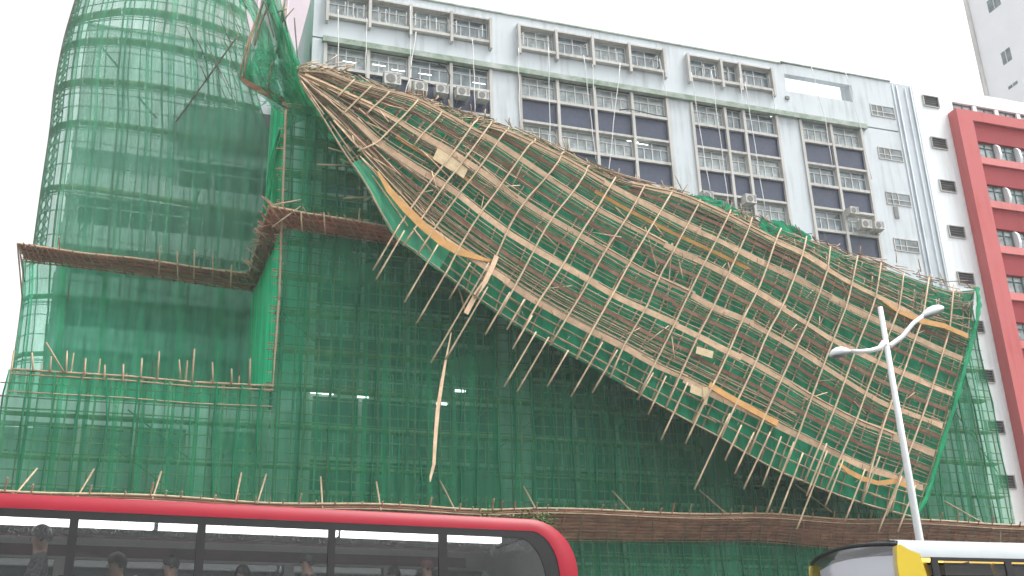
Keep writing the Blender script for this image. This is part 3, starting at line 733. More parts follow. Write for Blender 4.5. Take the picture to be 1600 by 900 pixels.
# lower recessed portion, net colour brightened to imitate light from behind
LG = [[(36,405),(62,392),(150,398),(235,412),(315,428),(402,446)],
      [(34,470),(60,462),(145,470),(230,482),(312,495),(398,510)],
      [(22,560),(52,552),(140,562),(226,574),(308,586),(392,598)],
      [(10,650),(44,645),(134,655),(222,665),(305,676),(388,688)]]
LYD = [69, 66, 65.9, 65.9, 66, 66.2]
ls = surf(LG, LYD)
lo = empty('bamboo_scaffold', (-2, 66, 14), label='scaffold bay in bright green net just under the brown canopy of the left tower', cat='scaffold')
for i in range(7):
    u0, u1 = i / 7, min(1, (i + 1) / 7 + .02); b = MB(); f1 = drape(ls, .3, -.2 - .05 * (i % 2))
    b.grid(lambda u, v: f1(lerp(u0, u1, u), v), 14, 16); b.build('green_net', M['net_low'], lo)
lattice(ls, lo, 16, 9, 3, .04, m2='bamboo_in')

# return net on the side of the recess (faces left)
rt = empty('return_net', (XC, 60, 16), label='tall bright green net sheet closing the side of the recess, beside the corner pole', cat='safety net')
RT = [[(424,165),(447,172)],[(418,250),(444,250)],[(413,330),(441,330)],[(402,400),(440,380)],[(391,470),(436,470)],[(389,540),(431,545)],[(388,600),(426,606)]]
RYD = [(60.5,55.1),(60.5,55.1),(61,55.1),(64,55.1),(65.8,55.1),(65.8,55.1),(65.8,55.1)]
def rn(u, v):
    j = v * 6; p = [polyat(r, u) for r in RT]; q = cr(p, j); y = cr([(lerp(a, c, u),) for a, c in RYD], j)[0]
    return P(q[0] + 1.5 * math.sin(u * 22) * (.4 + u) , q[1], y + .2 * noise.noise(Vector((u * 9, v * 4, 0))))
b = MB(); b.grid(rn, 12, 30); b.build('net_sheet', M['net_bright'], rt)
b = MB()
for k in range(3):
    b.tube([P(*cr([polyat(r, .02 + .1 * k) for r in RT], q / 20 * 6), cr([(lerp(a, c, .02 + .1 * k),) for a, c in RYD], q / 20 * 6)[0] + .2) for q in range(21)], .04, 4)
b.build('edge_poles', M['bamboo_in'], rt, kind='stuff')

# upper canopies
def canopy(name, lab, outer, inner, yo, yi, nb, mm='canopy'):
    c = empty(name, tuple(P(*outer[0], yo[0] if isinstance(yo, tuple) else yo)), label=lab, cat='canopy', group='brown bamboo catch canopies')
    def f(u, v, off=0):
        o = polyat(outer, u * (len(outer) - 1)); i = polyat(inner, u * (len(inner) - 1))
        y1 = lerp(yo[0], yo[1], u); y2 = lerp(yi[0], yi[1], u)
        return P(o[0], o[1], y1).lerp(P(i[0], i[1], y2), v) - Vector((0, 0, off))
    for i in range(nb):
        for r_ in range(2):
            b = MB(); u0, u1 = i / nb, (i + 1) / nb - .001; v0, v1 = r_ * .5, r_ * .5 + .49; z_ = Vector((0, 0, R.uniform(0, .06))); h = Vector((0, 0, .06))
            a, d, e, g = f(u0, v0), f(u1, v0), f(u1, v1), f(u0, v1)
            b.add([a+z_, d+z_, e+z_, g+z_, a+h+z_, d+h+z_, e+h+z_, g+h+z_], [(3,2,1,0),(4,5,6,7),(0,1,5,4),(1,2,6,5),(2,3,7,6),(3,0,4,7)]); b.build('deck_board', M[mm], c)
    for j in range(5):
        b = MB(); b.tube([f(i / 24, j / 4, .06 - .08 * (j == 0)) for i in range(25)], .045 if j else .06, 5); b.build('long_pole', M['bamboo' if j == 0 else 'canopy'], c)
    n = nb * 2
    for i in range(n):
        u = (i + .5) / n; b = MB(); a = f(u, 1, .1); d = f(u, 0, .1); e = (d - a).normalized(); bamboo(b, a, d + e * R.uniform(.2, .9), .045, 5); b.build('rafter_pole', M['bamboo_in' if R.random() < .4 else 'canopy'], c)
    return c, f
c1, cf1 = canopy('catch_canopy', 'brown bamboo catch canopy across the left tower, above the bright green net', [(27,381),(75,388),(135,397),(213,404),(313,419),(388,428)], [(38,407),(90,413),(150,420),(228,430),(320,444),(402,454)], (62, 61.4), (65.6, 65.4), 14)
for (x0, y0, x1, y1) in ((27,380,35,470),(29,382,45,405),(30,384,38,440)):
    b = MB(); bamboo(b, P(x0, y0, 62), P(x1, y1, 63.5), .05); b.build('stay_pole', M['bamboo_in'], c1)
for (x0, y0, x1, y1) in ((277,392,278,440),(304,390,303,436),(333,394,332,440),(362,414,360,448),(250,384,248,432),(92,370,93,392)):
    b = MB(); bamboo(b, P(x0, y0, 61), P(x1, y1, 62), .05); b.build('upright_pole', M['bamboo'], c1)
c2, cf2 = canopy('catch_canopy', 'short steep brown canopy turning the corner of the recess with poles fanning out', [(388,430),(404,376),(421,323)], [(403,452),(424,405),(445,356)], (61.4, 53.4), (65.0, 55.0), 5)
for i in range(17):
    x = R.uniform(385, 425); y = lerp(425, 322, (x - 385) / 40) + R.uniform(-10, 14); L = R.uniform(18, 42); sgn = R.choice((1, 1, 1, .3, -.3)); b = MB()
    yy = lerp(60.5, 53.2, (x - 385) / 40)
    bamboo(b, P(x - L * .4, y - L * .35 * sgn, yy), P(x + L * .6, y + L * .5 * sgn, yy + .3), .045); b.build('loose_pole', M['bamboo_in' if i % 3 else 'canopy'], c2)
c3, cf3 = canopy('catch_canopy', 'brown bamboo canopy running right from the corner pole to the edge of the fallen scaffold', [(421,323),(480,334),(545,344),(609,355)], [(444,355),(500,363),(560,372),(624,382)], (53.2, 53.2), (54.8, 54.8), 8)
for (x0, y0, x1, y1) in ((562,325,560,350),(506,332,508,365),(470,330,472,362),(418,322,470,312),(425,355,470,322)):
    b = MB(); bamboo(b, P(x0, y0, 53), P(x1, y1, 53.2), .045); b.build('upright_pole', M['bamboo'], c3)

# ------------------------------------------------------------------ torn net bundle at the top
tn = empty('torn_net', tuple(P(440, 120, 57)), label='crumpled torn green net bundle hanging between the tower and the tip of the fallen scaffold', cat='safety net')
def strip2(A, B_, ya, yb, amp, nu, nv, name, mt, seed=0, thing=tn):
    def fn(u, v):
        a = cr(A, v * (len(A) - 1)); c = cr(B_, v * (len(B_) - 1))
        w1 = amp * 16 * math.sin(math.pi * u) * noise.noise(Vector((u * 5, v * 6, seed))); d = noise.noise(Vector((u * 10, v * 9, seed + 5))) + .5 * noise.noise(Vector((u * 26, v * 8, seed)))
        return P(lerp(a[0], c[0], u) + w1, lerp(a[1], c[1], u) + w1 * .5, lerp(ya, yb, u) + d * amp * 2.2)
    b = MB(); b.grid(fn, nu, nv); return b.build(name, M[mt], thing)
strip2([(362,-30),(372,0),(392,26),(402,70),(385,108),(374,124)], [(380,-30),(402,8),(425,60),(430,110),(440,150),(445,158)], 61, 58, .35, 24, 40, 'net_fold', 'net_tangle', 1)
strip2([(416,-40),(400,40),(386,90),(374,124),(420,160),(436,190),(420,260),(410,335)], [(410,-40),(432,10),(452,70),(468,112),(492,175),(452,200),(432,250),(420,330)], 58, 56, .4, 30, 60, 'net_fold', 'net_tangle', 2)
strip2([(440,40),(452,90),(462,130),(480,170),(505,215),(540,262)], [(450,52),(470,104),(492,140),(512,176),(540,222),(585,300)], 56.5, 54.4, .3, 16, 50, 'net_fold', 'net_tangle', 4)
strip2([(424,100),(436,130),(450,160),(480,185),(520,240)], [(462,96),(478,122),(500,168),(530,215),(560,262)], 57.2, 54.8, .35, 22, 40, 'net_fold', 'net_tangle', 9)
strip2([(400,-40),(420,20),(432,70),(440,120),(446,165)], [(430,-40),(446,30),(462,80),(480,125),(505,178)], 58.2, 56.3, .45, 26, 44, 'net_fold', 'net_tangle', 14)
strip2([(374,116),(395,130),(420,140),(444,152)], [(378,128),(400,143),(424,156),(446,170)], 57.5, 57.8, .05, 4, 12, 'rim_board', 'canopy', 6)
b = MB()
for (x0, y0, x1, y1) in ((412,2,374,118),(421,6,398,70),(440,60,418,140),(410,5,380,122),(448,10,440,62),(445,0,436,90)): b.tube([P(x0, y0, 57), P((x0 + x1) / 2 - 4, (y0 + y1) / 2, 56.8), P(x1, y1, 57)], .07, 5)
b.build('bent_poles', M['bamboo_in'], tn, kind='stuff')
b = MB()
for (x0, y0, x1, y1) in ((446,0,432,62),(447,-8,434,70),(442,20,462,108),(440,62,420,16),(425,22,448,14),(436,40,459,13),(444,20,458,105),(414,5,428,58),(380,0,386,14),(460,28,466,104)): bamboo(b, P(x0, y0, 56.4), P(x1, y1, 56.4), .045)
b.build('splintered_poles', M['bamboo_dark'], tn, kind='stuff')
b = MB()
for i in range(120):
    x = R.uniform(400, 448); y = R.uniform(60, 165); a = R.uniform(0, 6.28); L = R.uniform(6, 18)
    b.tube([P(x, y, 56.6), P(x + L * .5 * math.cos(a) + 2, y + L * .5 * math.sin(a), 56.4), P(x + L * math.cos(a), y + L * math.sin(a), 56.7)], .022, 3)
b.build('tangled_ties', M['net_low'], tn, kind='stuff')

# ------------------------------------------------------------------ the fallen scaffold
LN = dict(
 G=G_,
 U=[(464,107),(515,112),(560,125),(600,140),(655,156),(700,176),(769,194),(830,218),(900,252),(975,287),(1051,300),(1093,316),(1140,338),(1216,378),(1256,396),(1293,420),(1334,444),(1383,463),(1427,495),(1471,507),(1510,524),(1530,532)],
 T=[(464,109),(515,113),(560,128),(600,142),(655,158),(700,180),(760,198),(798,206),(838,222),(873,243),(909,263),(940,283),(984,306),(1027,329),(1073,353),(1120,373),(1158,393),(1204,416),(1242,433),(1287,458),(1326,478),(1370,500),(1410,517),(1471,546),(1500,560),(1528,570)],
 A=[(464,112),(500,112),(515,114),(553,130),(616,146),(656,157),(693,177),(738,202),(776,222),(813,246),(851,274),(884,297),(933,326),(982,350),(1020,373),(1056,391),(1102,411),(1144,433),(1184,456),(1224,482),(1253,498),(1280,519),(1329,546),(1378,568),(1405,580),(1454,602),(1489,616),(1520,627)],
 B=[(464,115),(487,123),(538,146),(584,167),(624,188),(660,210),(704,234),(740,259),(784,290),(818,314),(864,339),(909,369),(942,389),(984,412),(1029,436),(1078,459),(1113,478),(1162,498),(1200,518),(1242,542),(1287,571),(1350,612),(1391,635),(1431,649),(1472,665),(1500,675)],
 C=[(464,118),(500,142),(548,180),(590,221),(627,246),(669,270),(716,303),(753,334),(793,361),(820,379),(878,414),(914,436),(958,459),(1009,483),(1056,506),(1093,522),(1138,547),(1180,569),(1222,593),(1269,622),(1336,657),(1379,674),(1420,690),(1460,707),(1490,720)],
 D=[(464,120),(500,165),(545,218),(593,277),(613,303),(640,330),(673,359),(700,380),(727,397),(762,421),(796,441),(844,474),(884,497),(927,519),(973,543),(1020,569),(1064,590),(1102,608),(1144,630),(1193,652),(1249,681),(1307,710),(1350,730),(1397,745),(1443,761),(1470,770)],
 F=[(462,119),(482,150),(507,188),(527,223),(549,259),(571,289),(590,322),(609,363),(651,397),(696,430),(736,461),(770,490),(820,517),(853,539),(900,560),(950,588),(1020,627),(1076,658),(1116,678),(1160,704),(1200,730),(1258,753),(1316,779),(1373,794),(1420,808),(1470,818)])
PK = [
 [(464,100),(465,108),(466,116),(467,126)],
 [(520,100),(500,125),(484,142),(470,152)],
 [(566,112),(528,150),(508,172),(490,185)],
 [(622,130),(561,190),(530,212),(505,226)],
 [(662,145),(600,217),(560,236),(520,256)],
 [(703,160),(627,250),(593,274),(545,300)],
 [(756,170),(734,203),(682,270),(615,366),(582,421)],
 [(802,190),(749,261),(713,308),(676,363),(640,415),(620,445)],
 [(893,222),(851,279),(818,319),(780,381),(752,450),(725,495)],
 [(967,268),(933,326),(909,361),(880,414),(840,474),(805,535),(795,555)],
 [(1056,286),(1049,302),(1024,344),(984,410),(958,459),(929,510),(895,572),(885,590)],
 [(1100,298),(1093,315),(1058,384),(1031,427),(1009,483),(971,548),(945,610)],
 [(1145,318),(1138,340),(1104,402),(1060,496),(1053,509),(1022,569),(985,645)],
 [(1178,330),(1169,362),(1140,424),(1118,473),(1091,524),(1069,573),(1030,660)],
 [(1226,335),(1222,353),(1184,453),(1162,498),(1142,544),(1115,596),(1104,622),(1068,690)],
 [(1262,360),(1256,393),(1227,473),(1198,522),(1180,569),(1153,624),(1115,710)],
 [(1302,365),(1298,382),(1293,424),(1267,496),(1242,547),(1222,591),(1189,664),(1155,745)],
 [(1342,380),(1341,395),(1326,470),(1295,549),(1271,613),(1249,675),(1222,742),(1200,794)],
 [(1413,405),(1413,424),(1412,461),(1388,527),(1361,590),(1339,655),(1313,716),(1280,790)],
 [(1452,420),(1451,475),(1427,537),(1407,598),(1385,646),(1362,730),(1340,815)],
 [(1491,430),(1488,500),(1461,595),(1422,704),(1400,760),(1388,830)],
 [(1524,440),(1527,488),(1515,530),(1500,588),(1477,664),(1460,724),(1440,782),(1425,840)]]
def inter(p, l):
    for a, b in zip(p[:-1], p[1:]):
        for c, d in zip(l[:-1], l[1:]):
            r = (b[0]-a[0], b[1]-a[1]); s = (d[0]-c[0], d[1]-c[1]); k = r[0]*s[1]-r[1]*s[0]
            if abs(k) < 1e-9: continue
            t = ((c[0]-a[0])*s[1]-(c[1]-a[1])*s[0])/k; u = ((c[0]-a[0])*r[1]-(c[1]-a[1])*r[0])/k
            if -1e-6 <= t <= 1+1e-6 and -1e-6 <= u <= 1+1e-6: return (a[0]+r[0]*t, a[1]+r[1]*t)
    return None
KEYS = 'GUTABCDF'
TAB = []
for i, p in enumerate(PK):
    row_ = [inter(p, LN[k]) for k in KEYS]
    if i == 0: row_ = [(464 + k * .2, 106 + k * 2) for k in range(8)]
    for k in range(8):
        if row_[k] is None:
            lo_ = max([q for q in range(k) if row_[q]], default=None); hi_ = min([q for q in range(k + 1, 8) if row_[q]], default=None)
            if lo_ is None: row_[k] = tuple(p[0])
            elif hi_ is None: row_[k] = tuple(p[-1])
            else: row_[k] = tuple(lerp(a, b, (k - lo_) / (hi_ - lo_)) for a, b in zip(row_[lo_], row_[hi_]))
            print('MISSING', i, KEYS[k])
    TAB.append(row_)
SM = len(PK) - 1.0
def depth(s, t):
    u = min(1, s / 9); tt = t / 7
    return 54.55 - .25 * u - (3.1 * math.sin(u * math.pi / 2)) * (tt ** .8) - .25 * math.sin(s * .5)
def Q(s, t, n=0.0):
    s = max(0, min(SM, s)); t = max(0, min(7, t)); i = min(6, int(t)); f_ = t - i
    a = cr([r[i] for r in TAB], s); b_ = cr([r[i + 1] for r in TAB], s)
    q = (lerp(a[0], b_[0], f_), lerp(a[1], b_[1], f_))
    return P(q[0], q[1], depth(s, t) - n)
fal = empty('fallen_scaffold', tuple(P(1430, 810, 51.5)), label='huge collapsed bamboo scaffold sheet with plank walkways leaning diagonally across the facade', cat='scaffold')
OUT = .75   # gap between the two rows of poles
jitter = lambda a: R.uniform(-a, a)
# net, crumpled, behind the inner row (several lengths)
cuts = [0, 3, 5.5, 8, 10.5, 13, 15.5, 18, 21]
for a, c in zip(cuts[:-1], cuts[1:]):
    b = MB()
    def fn(u, v, a=a, c=c):
        s = lerp(a, c + .08, u); t = lerp(.15, 7, v)
        return Q(s, t, -.12 + .10 * noise.noise(Vector((s * 3.5, t * 2.5, 1))) + .07 * noise.noise(Vector((s * 9, t * 5, 4))))
    b.grid(fn, int((c - a) * 9), 60); b.build('green_net', M['net_thick'], fal)
# outer cross poles
gaps = [.6, 1, 1.5, 2, 2.5, 3, 4, 5, 6, 6.5, 7, 7.5, 8, 8.5, 9, 9.5, 10, 11, 12, 13, 14, 15, 16, 17, 17.5, 18, 19, 20]
upd = Vector((0, -1, 0))
for s in gaps:
    t0 = 0.0 if s > 5 else 1.5
    if s in (.6, 1, 1.5): continue
    jj = jitter(.12); t1 = 7.0 if s > 5.5 else R.choice((4.5, 5.3, 6.0))
    n = 13; b = MB(); tt = [lerp(t0 - .0 + jitter(.1), t1, i / n) for i in range(n + 1)]
    b.tube([Q(s + jj * .2 * math.sin(i), x, OUT + .10) for i, x in enumerate(tt)], [.054 * (1.1 if i % 2 else .92) for i in range(n + 1)], 6)
    b.build('cross_pole', M['bamboo'], fal)
# overhanging ends below the lower edge: (tip px, length px)
tips = [(583,422,75),(588,436,80),(632,472,95),(651,505,95),(702,467,60),(673,567,165),(696,562,120),(758,523,70),(792,515,50),(801,545,55),(788,604,90),(808,612,90),(892,620,90),(926,613,70),(996,625,45),(1013,647,60),(1033,687,90),(1071,693,100),(1133,719,55),(1085,765,120),(1148,740,65),(1162,764,90),(1191,759,75),(1197,803,110),(1260,775,80),(1245,827,120),(1217,805,95),(1320,815,80),(1347,785,70),(1372,833,120),(1385,806,60),(1403,830,70),(855,604,60),(1290,790,70)]
def sF(x):
    for i in range(0, 420):
        s = i / 20
        if cr([r[7] for r in TAB], s)[0] > x: return s
    return SM
for x, y, L in tips:
    d = Vector((.50, -.86)) if x < 1000 else Vector((.42, -.90)) if x < 1180 else Vector((.36, -.93))
    s = sF(x + d.x * L * .7); Y = depth(s, 7) - OUT - .15
    b = MB(); bamboo(b, P(x, y, Y - .15), P(x + d.x * L * 1.1, y + d.y * L * 1.1, Y), .05, 6, step=.7); b.build('overhanging_pole', M['bamboo'], fal)
# inner cross poles
extra = MB(); ic = 0
s = .7
while s < 20.9:
    for a, c in ((.4, 3.9), (3.5, 7.0)):
        b = MB() if ic < 96 else extra; n = 7; sj = jitter(.1)
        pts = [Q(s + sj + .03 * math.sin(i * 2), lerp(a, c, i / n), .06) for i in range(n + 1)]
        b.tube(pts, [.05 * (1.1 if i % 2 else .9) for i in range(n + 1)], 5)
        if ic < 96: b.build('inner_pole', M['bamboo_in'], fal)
        ic += 1
    s += .5 if s > 9.8 else (.36 if s > 5 else .5)
# walkways: plank strips and ledgers along every band
nl = 0; npk = 0; loose = MB(); loosep = MB()
def run(s0, s1, t, n, w_, m_, name, th=.05, cnt=True, wig=.03, up=None, seg=2.4):
    global npk
    s = s0
    while s < s1 - .15:
        e = min(s1, s + seg * R.uniform(.85, 1.15)); k = max(3, int((e - s) * 2)); dt = jitter(wig)
        pts = [Q(lerp(s, e + .08, i / k), t + dt + .02 * math.sin(i), n + .02 * (npk % 3)) for i in range(k + 1)]
        if npk < 98: b = MB(); b.ribbon(pts, w_, th, up or (0, -1, -.25)); b.build('plank', M[m_ if R.random() < .975 else 'plank_orange'], fal)
        else: loosep.ribbon(pts, w_, th, up or (0, -1, -.25))
        npk += 1; s = e
starts = {1: 9.3, 2: 6.6, 3: 1.0, 4: .4, 5: 2.4, 6: 5.6}
for t in range(1, 7): run(starts[t], 20.75, t, OUT - .06, .33, 'plank', 'plank')
for t in range(1, 6): run(max(starts[t], 2.2 if t > 2 else starts[t]), 20.8, t + .47, .30, .22, 'plank_pink', 'plank')
nled = 0
def ledger(s0, s1, t, n, r=.042, m_='bamboo_in'):
    global nled
    s = s0
    while s < s1 - .2:
        e = min(s1, s + R.uniform(4.5, 6.5)); k = int((e - s) * 3) + 2; dt = jitter(.05); d2 = jitter(.03)
        pts = [Q(lerp(s, e + .3, i / k), t + dt + d2 * i / k, n + jitter(.01)) for i in range(k + 1)]
        rr = [r * (1.12 if i % 2 else .92) for i in range(k + 1)]
        if nled < 98: b = MB(); b.tube(pts, rr, 5); b.build('ledger', M[m_], fal)
        else: loose.tube(pts, rr, 5)
        nled += 1; s = e
for t in range(1, 7):
    for dt_, n in ((-.09, OUT + .02), (.13, OUT - .02), (.20, .55), (.27, .45), (.35, .38), (.58, .2), (.76, .10)):
        if t == 6 and dt_ > 0: continue
        s0 = {1: 8.6, 2: 6.2}.get(t, .1)
        ledger(s0, 20.9, t + dt_, n, .042 if dt_ in (-.09, .13) else .033)
for dt_ in (6.33, 6.66, 6.985): ledger(3.5 if dt_ < 6.9 else .3, 20.95, dt_, .18 if dt_ < 6.9 else OUT, .052, 'bamboo')
for dt_, n in ((5.55, .4), (5.62, .55), (5.7, .45), (5.78, .6), (5.86, .5), (5.92, .65)): ledger(2, 16.5, dt_, n, .04)
for dt_ in (3.1, 3.35, 3.6, 3.9, 4.2, 4.45, 4.7, 4.95, 5.2, 5.45, 5.7, 5.85): ledger(.05, R.uniform(5, 8.5), dt_ + jitter(.1), R.uniform(.1, .9), .04, 'bamboo')
for dt_ in (.2, .45, .7, .9, 1.1, 1.35): ledger(14.0 if dt_ < .8 else 9, 20.9, dt_, R.uniform(.1, .8), .042)
loose.build('more_ledgers', M['bamboo_in'], fal, kind='stuff'); loosep.build('more_planks', M['plank_pink'], fal, kind='stuff'); extra.build('more_inner_poles', M['bamboo_in'], fal, kind='stuff')
# special boards
b = MB()
op = [(590,268),(608,297),(633,325),(660,352),(690,378),(715,392),(745,402),(766,408)]
b.ribbon([P(x, y, depth(6, 6) - OUT - .25) for i, (x, y) in enumerate(op)], [.12, .36, .48, .5, .45, .5, .3, .14], .04); b.build('bent_orange_plank', M['plank_orange'], fal, label='bent orange plank peeling off at the lower left edge')
b = MB(); b.ribbon([P(x, y, depth(13, 6) - OUT - .25) for x, y in ((1108,601),(1130,615),(1153,628),(1193,650),(1215,662))], .36, .05); b.build('bent_orange_plank', M['plank_orange'], fal)
b = MB(); b.ribbon([P(x, y, depth(18, 6) - OUT - .1) for x, y in ((1308,722),(1326,737),(1348,748),(1372,755),(1400,752),(1430,765))], [.12, .3, .3, .26, .3, .3], .05); b.build('bent_orange_plank', M['plank_orange'], fal)
b = MB(); b.ribbon([P(x, y, depth(18, 1) - OUT - .15) for x, y in ((1378,470),(1405,487),(1440,502),(1475,509),(1512,526))], [.1, .3, .36, .36, .3], .05); b.build('bent_orange_plank', M['plank_orange'], fal)
def board(qs, s, t):
    Y = depth(s, t) - OUT - .2; b = MB(); v = [P(x, y, Y) for x, y in qs] + [P(x, y, Y + .04) for x, y in qs]
    b.add(v, [(0,1,2,3),(7,6,5,4),(0,4,5,1),(1,5,6,2),(2,6,7,3),(3,7,4,0)]); b.build('plywood_sheet', M['ply'], fal)
board([(684,231),(733,261),(724,279),(676,248)], 7, 3.5); board([(1089,541),(1115,549),(1113,560),(1087,552)], 12.5, 5.2); board([(1080,600),(1109,612),(1106,624),(1078,613)], 13, 6); board([(1098,605),(1110,604),(1104,633),(1100,632)], 13, 6.1)
b = MB(); b.ribbon([P(x, y, depth(8, 6) - OUT - .3) for x, y in ((776,400),(768,420),(758,440),(745,458),(733,480),(728,490))], .26, .05); b.build('clustered_poles', M['plank'], fal)
# green net hanging out of the lower left margin and the rolled right rim
b = MB()
def rim(u, v):
    p = cr([(1524,449),(1527,480),(1517,530),(1502,588),(1480,664),(1462,724),(1443,782),(1426,812)], u * 7)
    a = v * math.pi * 2; rr = 3.6 + 3.6 * noise.noise(Vector((u * 26, v * 3, 0))); return P(p[0] + rr * math.cos(a) + 2, p[1] + rr * .4 * math.sin(a), lerp(54.0, 50.7, u) + .25 * math.sin(a))
b.grid(rim, 90, 8); b.build('rolled_net_rim', M['net_tangle'], fal)
b = MB()
b.grid(lambda u, v: Q(lerp(4.3, 7.4, u), lerp(6.0, 7.25, v), .25 + .1 * noise.noise(Vector((u * 12, v * 5, 2)))), 30, 8); b.build('loose_net', M['net_low'], fal)
for (s0, s1, sd_) in ((13.3, 15.2, 0), (10.6, 12.4, 3)):
    b = MB(); b.grid(lambda u, v: Q(lerp(s0, s1, u), lerp(-.02, 1.2, v), .3 + .25 * noise.noise(Vector((u * 8, v * 6, sd_)))) + Vector((0, 0, (1 - v) * (.1 + .35 * math.sin(u * 3.1) + .2 * noise.noise(Vector((u * 9, 0, sd_)))))), 24, 10); b.build('loose_net', M['net_tangle' if sd_ == 8 else 'net_thick'], fal)
# small braces, stubs, splinters
b = MB()
for i in range(36):
    s = R.uniform(5.5, 20.8); t = R.uniform(1.2, 6.0); ds = jitter(.5); dt_ = R.uniform(.15, .55) * R.choice((-1, 1)); b.tube([Q(s, t, R.uniform(.1, .8)), Q(s + ds, t + dt_, R.uniform(.1, .9))], .035, 4)
b.build('braces', M['bamboo'], fal, kind='stuff')
b = MB()
for i in range(240):
    s = R.uniform(5.5, 20.6); t = R.choice((1, 2, 3, 4, 5, 6)) + R.choice((.1, .2, .5, .62)); p = Q(s, t, .7); b.tube([p, p + Vector((jitter(.16), -.12, R.uniform(.08, .3)))], .022, 3)
b.build('pole_stubs', M['bamboo'], fal, kind='stuff')
for sd_, m_, n in ((0, 'bamboo', 260), (1, 'plank_pink', 110), (2, 'bamboo_dark', 150)):
    b = MB()
    for i in range(n):
        s = R.uniform(.6, 20.9); t = R.uniform(-.1, .9) if s > 6 else R.uniform(0, 1.5); ds = R.uniform(.2, 1.1); p = Q(s, max(0, t), R.uniform(-.2, .6)) + Vector((0, 0, jitter(.35))); q = Q(s + ds, max(0, t), R.uniform(-.2, .6)) + Vector((0, 0, jitter(.35)))
        if i % 5 == 0: q = p + Vector((jitter(.5), -.1, R.uniform(.3, .9)))
        b.tube([p, q], .034, 4)
    b.build('splintered_edge', M[m_], fal, kind='stuff')
b = MB()
for i in range(45):
    s = R.uniform(.2, 6.5); t = R.uniform(3.6, 6.4); p = Q(s, t, R.uniform(.2, 1.0)); q = Q(s + R.uniform(.4, 1.6), t + jitter(.3), R.uniform(.2, 1.0)); b.tube([p, q], .04, 4)
b.build('crushed_poles', M['plank'], fal, kind='stuff')
for (x0, y0, x1, y1) in ((495,257,553,259),(537,310,610,306),(513,231,548,241),(532,248,560,262)):
    b = MB(); bamboo(b, P(x0, y0, 53.5), P(x1, y1, 53.6), .05); b.build('poking_pole', M['bamboo'], fal)
b = MB()
for (x0, y0, x1, y1) in ((700,376,735,450),(755,400,760,425),(717,450,728,490),(1008,355,1028,425),(1050,380,1042,480),(820,250,800,290)): bamboo(b, P(x0, y0, 52.4), P(x1, y1, 52.2), .045)
b.build('slanting_braces', M['bamboo'], fal, kind='stuff')

b = MB()
for i in range(60):
    x = R.uniform(462, 540); y = yline(G_, x) + R.uniform(-8, 6); a = R.uniform(-.6, 1.2); L = R.uniform(10, 34); yy = R.uniform(53.6, 54.4)
    b.tube([P(x, y, yy), P(x + L * math.cos(a), y + L * math.sin(a), yy + .1)], .035, 4)
b.build('apex_splinters', M['bamboo'], fal, kind='stuff')
# hanging strip
hs_ = empty('hanging_strip', tuple(P(700, 500, 51.5)), label='long pale bamboo strip dangling straight down in front of the dark green net', cat='strip')
b = MB(); b.ribbon([P(x, y, 51.2) for x, y in ((705,520),(697,560),(690,600),(684,640),(681,675),(679,705),(678,725),(673,745),(672,753))], [.05,.10,.17,.2,.19,.17,.16,.12,.04], .03)
b.build('strip', M['plank'], hs_)
# ropes
ropes = [([(528,15),(529,118)], 'thin white rope hanging left of the first concrete fin of the left bay group'), ([(573,28),(571,120)], 'white rope hanging along the first concrete fin of the left bay group'), ([(641,10),(642,108)], 'straight white rope hanging down the second concrete fin of the left bay group'),
 ([(650,50),(640,120),(629,162)], 'white rope slanting left in front of the second fin onto the broken planks'), ([(738,62),(741,120),(742,176)], 'white rope hanging in front of the rightmost air conditioner of the upper row'), ([(810,75),(812,190)], 'white rope along the left edge of the second bay group'),
 ([(857,75),(859,190),(860,236)], 'white rope hanging left of the first fin of the second bay group'), ([(912,86),(924,190),(931,250)], 'long white rope slanting right across three rows of the second bay group'), ([(926,101),(928,152)], 'short white rope hanging from the second window box bracket'),
 ([(969,99),(959,190),(951,270),(942,352)], 'longest white rope, slanting left and ending in front of the fallen scaffold'), ([(1030,92),(1036,115),(1041,150)], 'short white rope at the right end of the second window box'), ([(1080,113),(1098,230),(1110,300)], 'white rope from the left open casement of the third window box'),
 ([(1111,109),(1127,228),(1139,325)], 'white rope ending near the air conditioner at the pale pier'), ([(1156,122),(1160,160)], 'short white rope under the third window box'), ([(1164,128),(1180,230),(1196,332)], 'white rope passing the stained blue panel'),
 ([(1207,141),(1212,175)], 'short white rope at the right end of the third window box'), ([(1268,105),(1290,190),(1301,262)], 'white rope hanging over the open roof screen to the fourth bay group'), ([(1321,113),(1345,200),(1362,280)], 'faint white rope down the right edge of the fourth bay group')]
for pts, lb in ropes:
    pp_ = [P(x, y, 56.45 - .25 * i) for i, (x, y) in enumerate(pts)]
    o = empty('rope', tuple(pp_[0]), group='white ropes hanging from the roof', label=lb, cat='rope'); k = []
    for i in range(13):
        k.append(Vector(polyat([tuple(q) for q in pp_], i / 12 * (len(pp_) - 1))) + Vector((.02 * math.sin(i * 1.3), 0, 0)))
    b = MB(); b.tube(k, .028, 5); b.build('strand', M['rope'], o)
cb = empty('cable', tuple(P(700, 130, 56.3)), label='black cable drooping from the window lintel across a concrete fin', cat='cable')
b = MB(); b.tube([P(x, y, 56.3) for x, y in ((685,100),(697,106),(703,118),(702,130),(694,136),(680,135),(660,126),(640,122))], .04, 6); b.build('cord', M['rubber'], cb)
cb = empty('cable', tuple(P(990, 172, 56.6)), label='black cable sagging under the sill beam of the second bay group', cat='cable')
b = MB(); b.tube([P(x, y, 56.6) for x, y in ((968,172),(982,170),(1000,174),(1025,180),(1040,182))], .035, 6); b.build('cord', M['rubber'], cb)

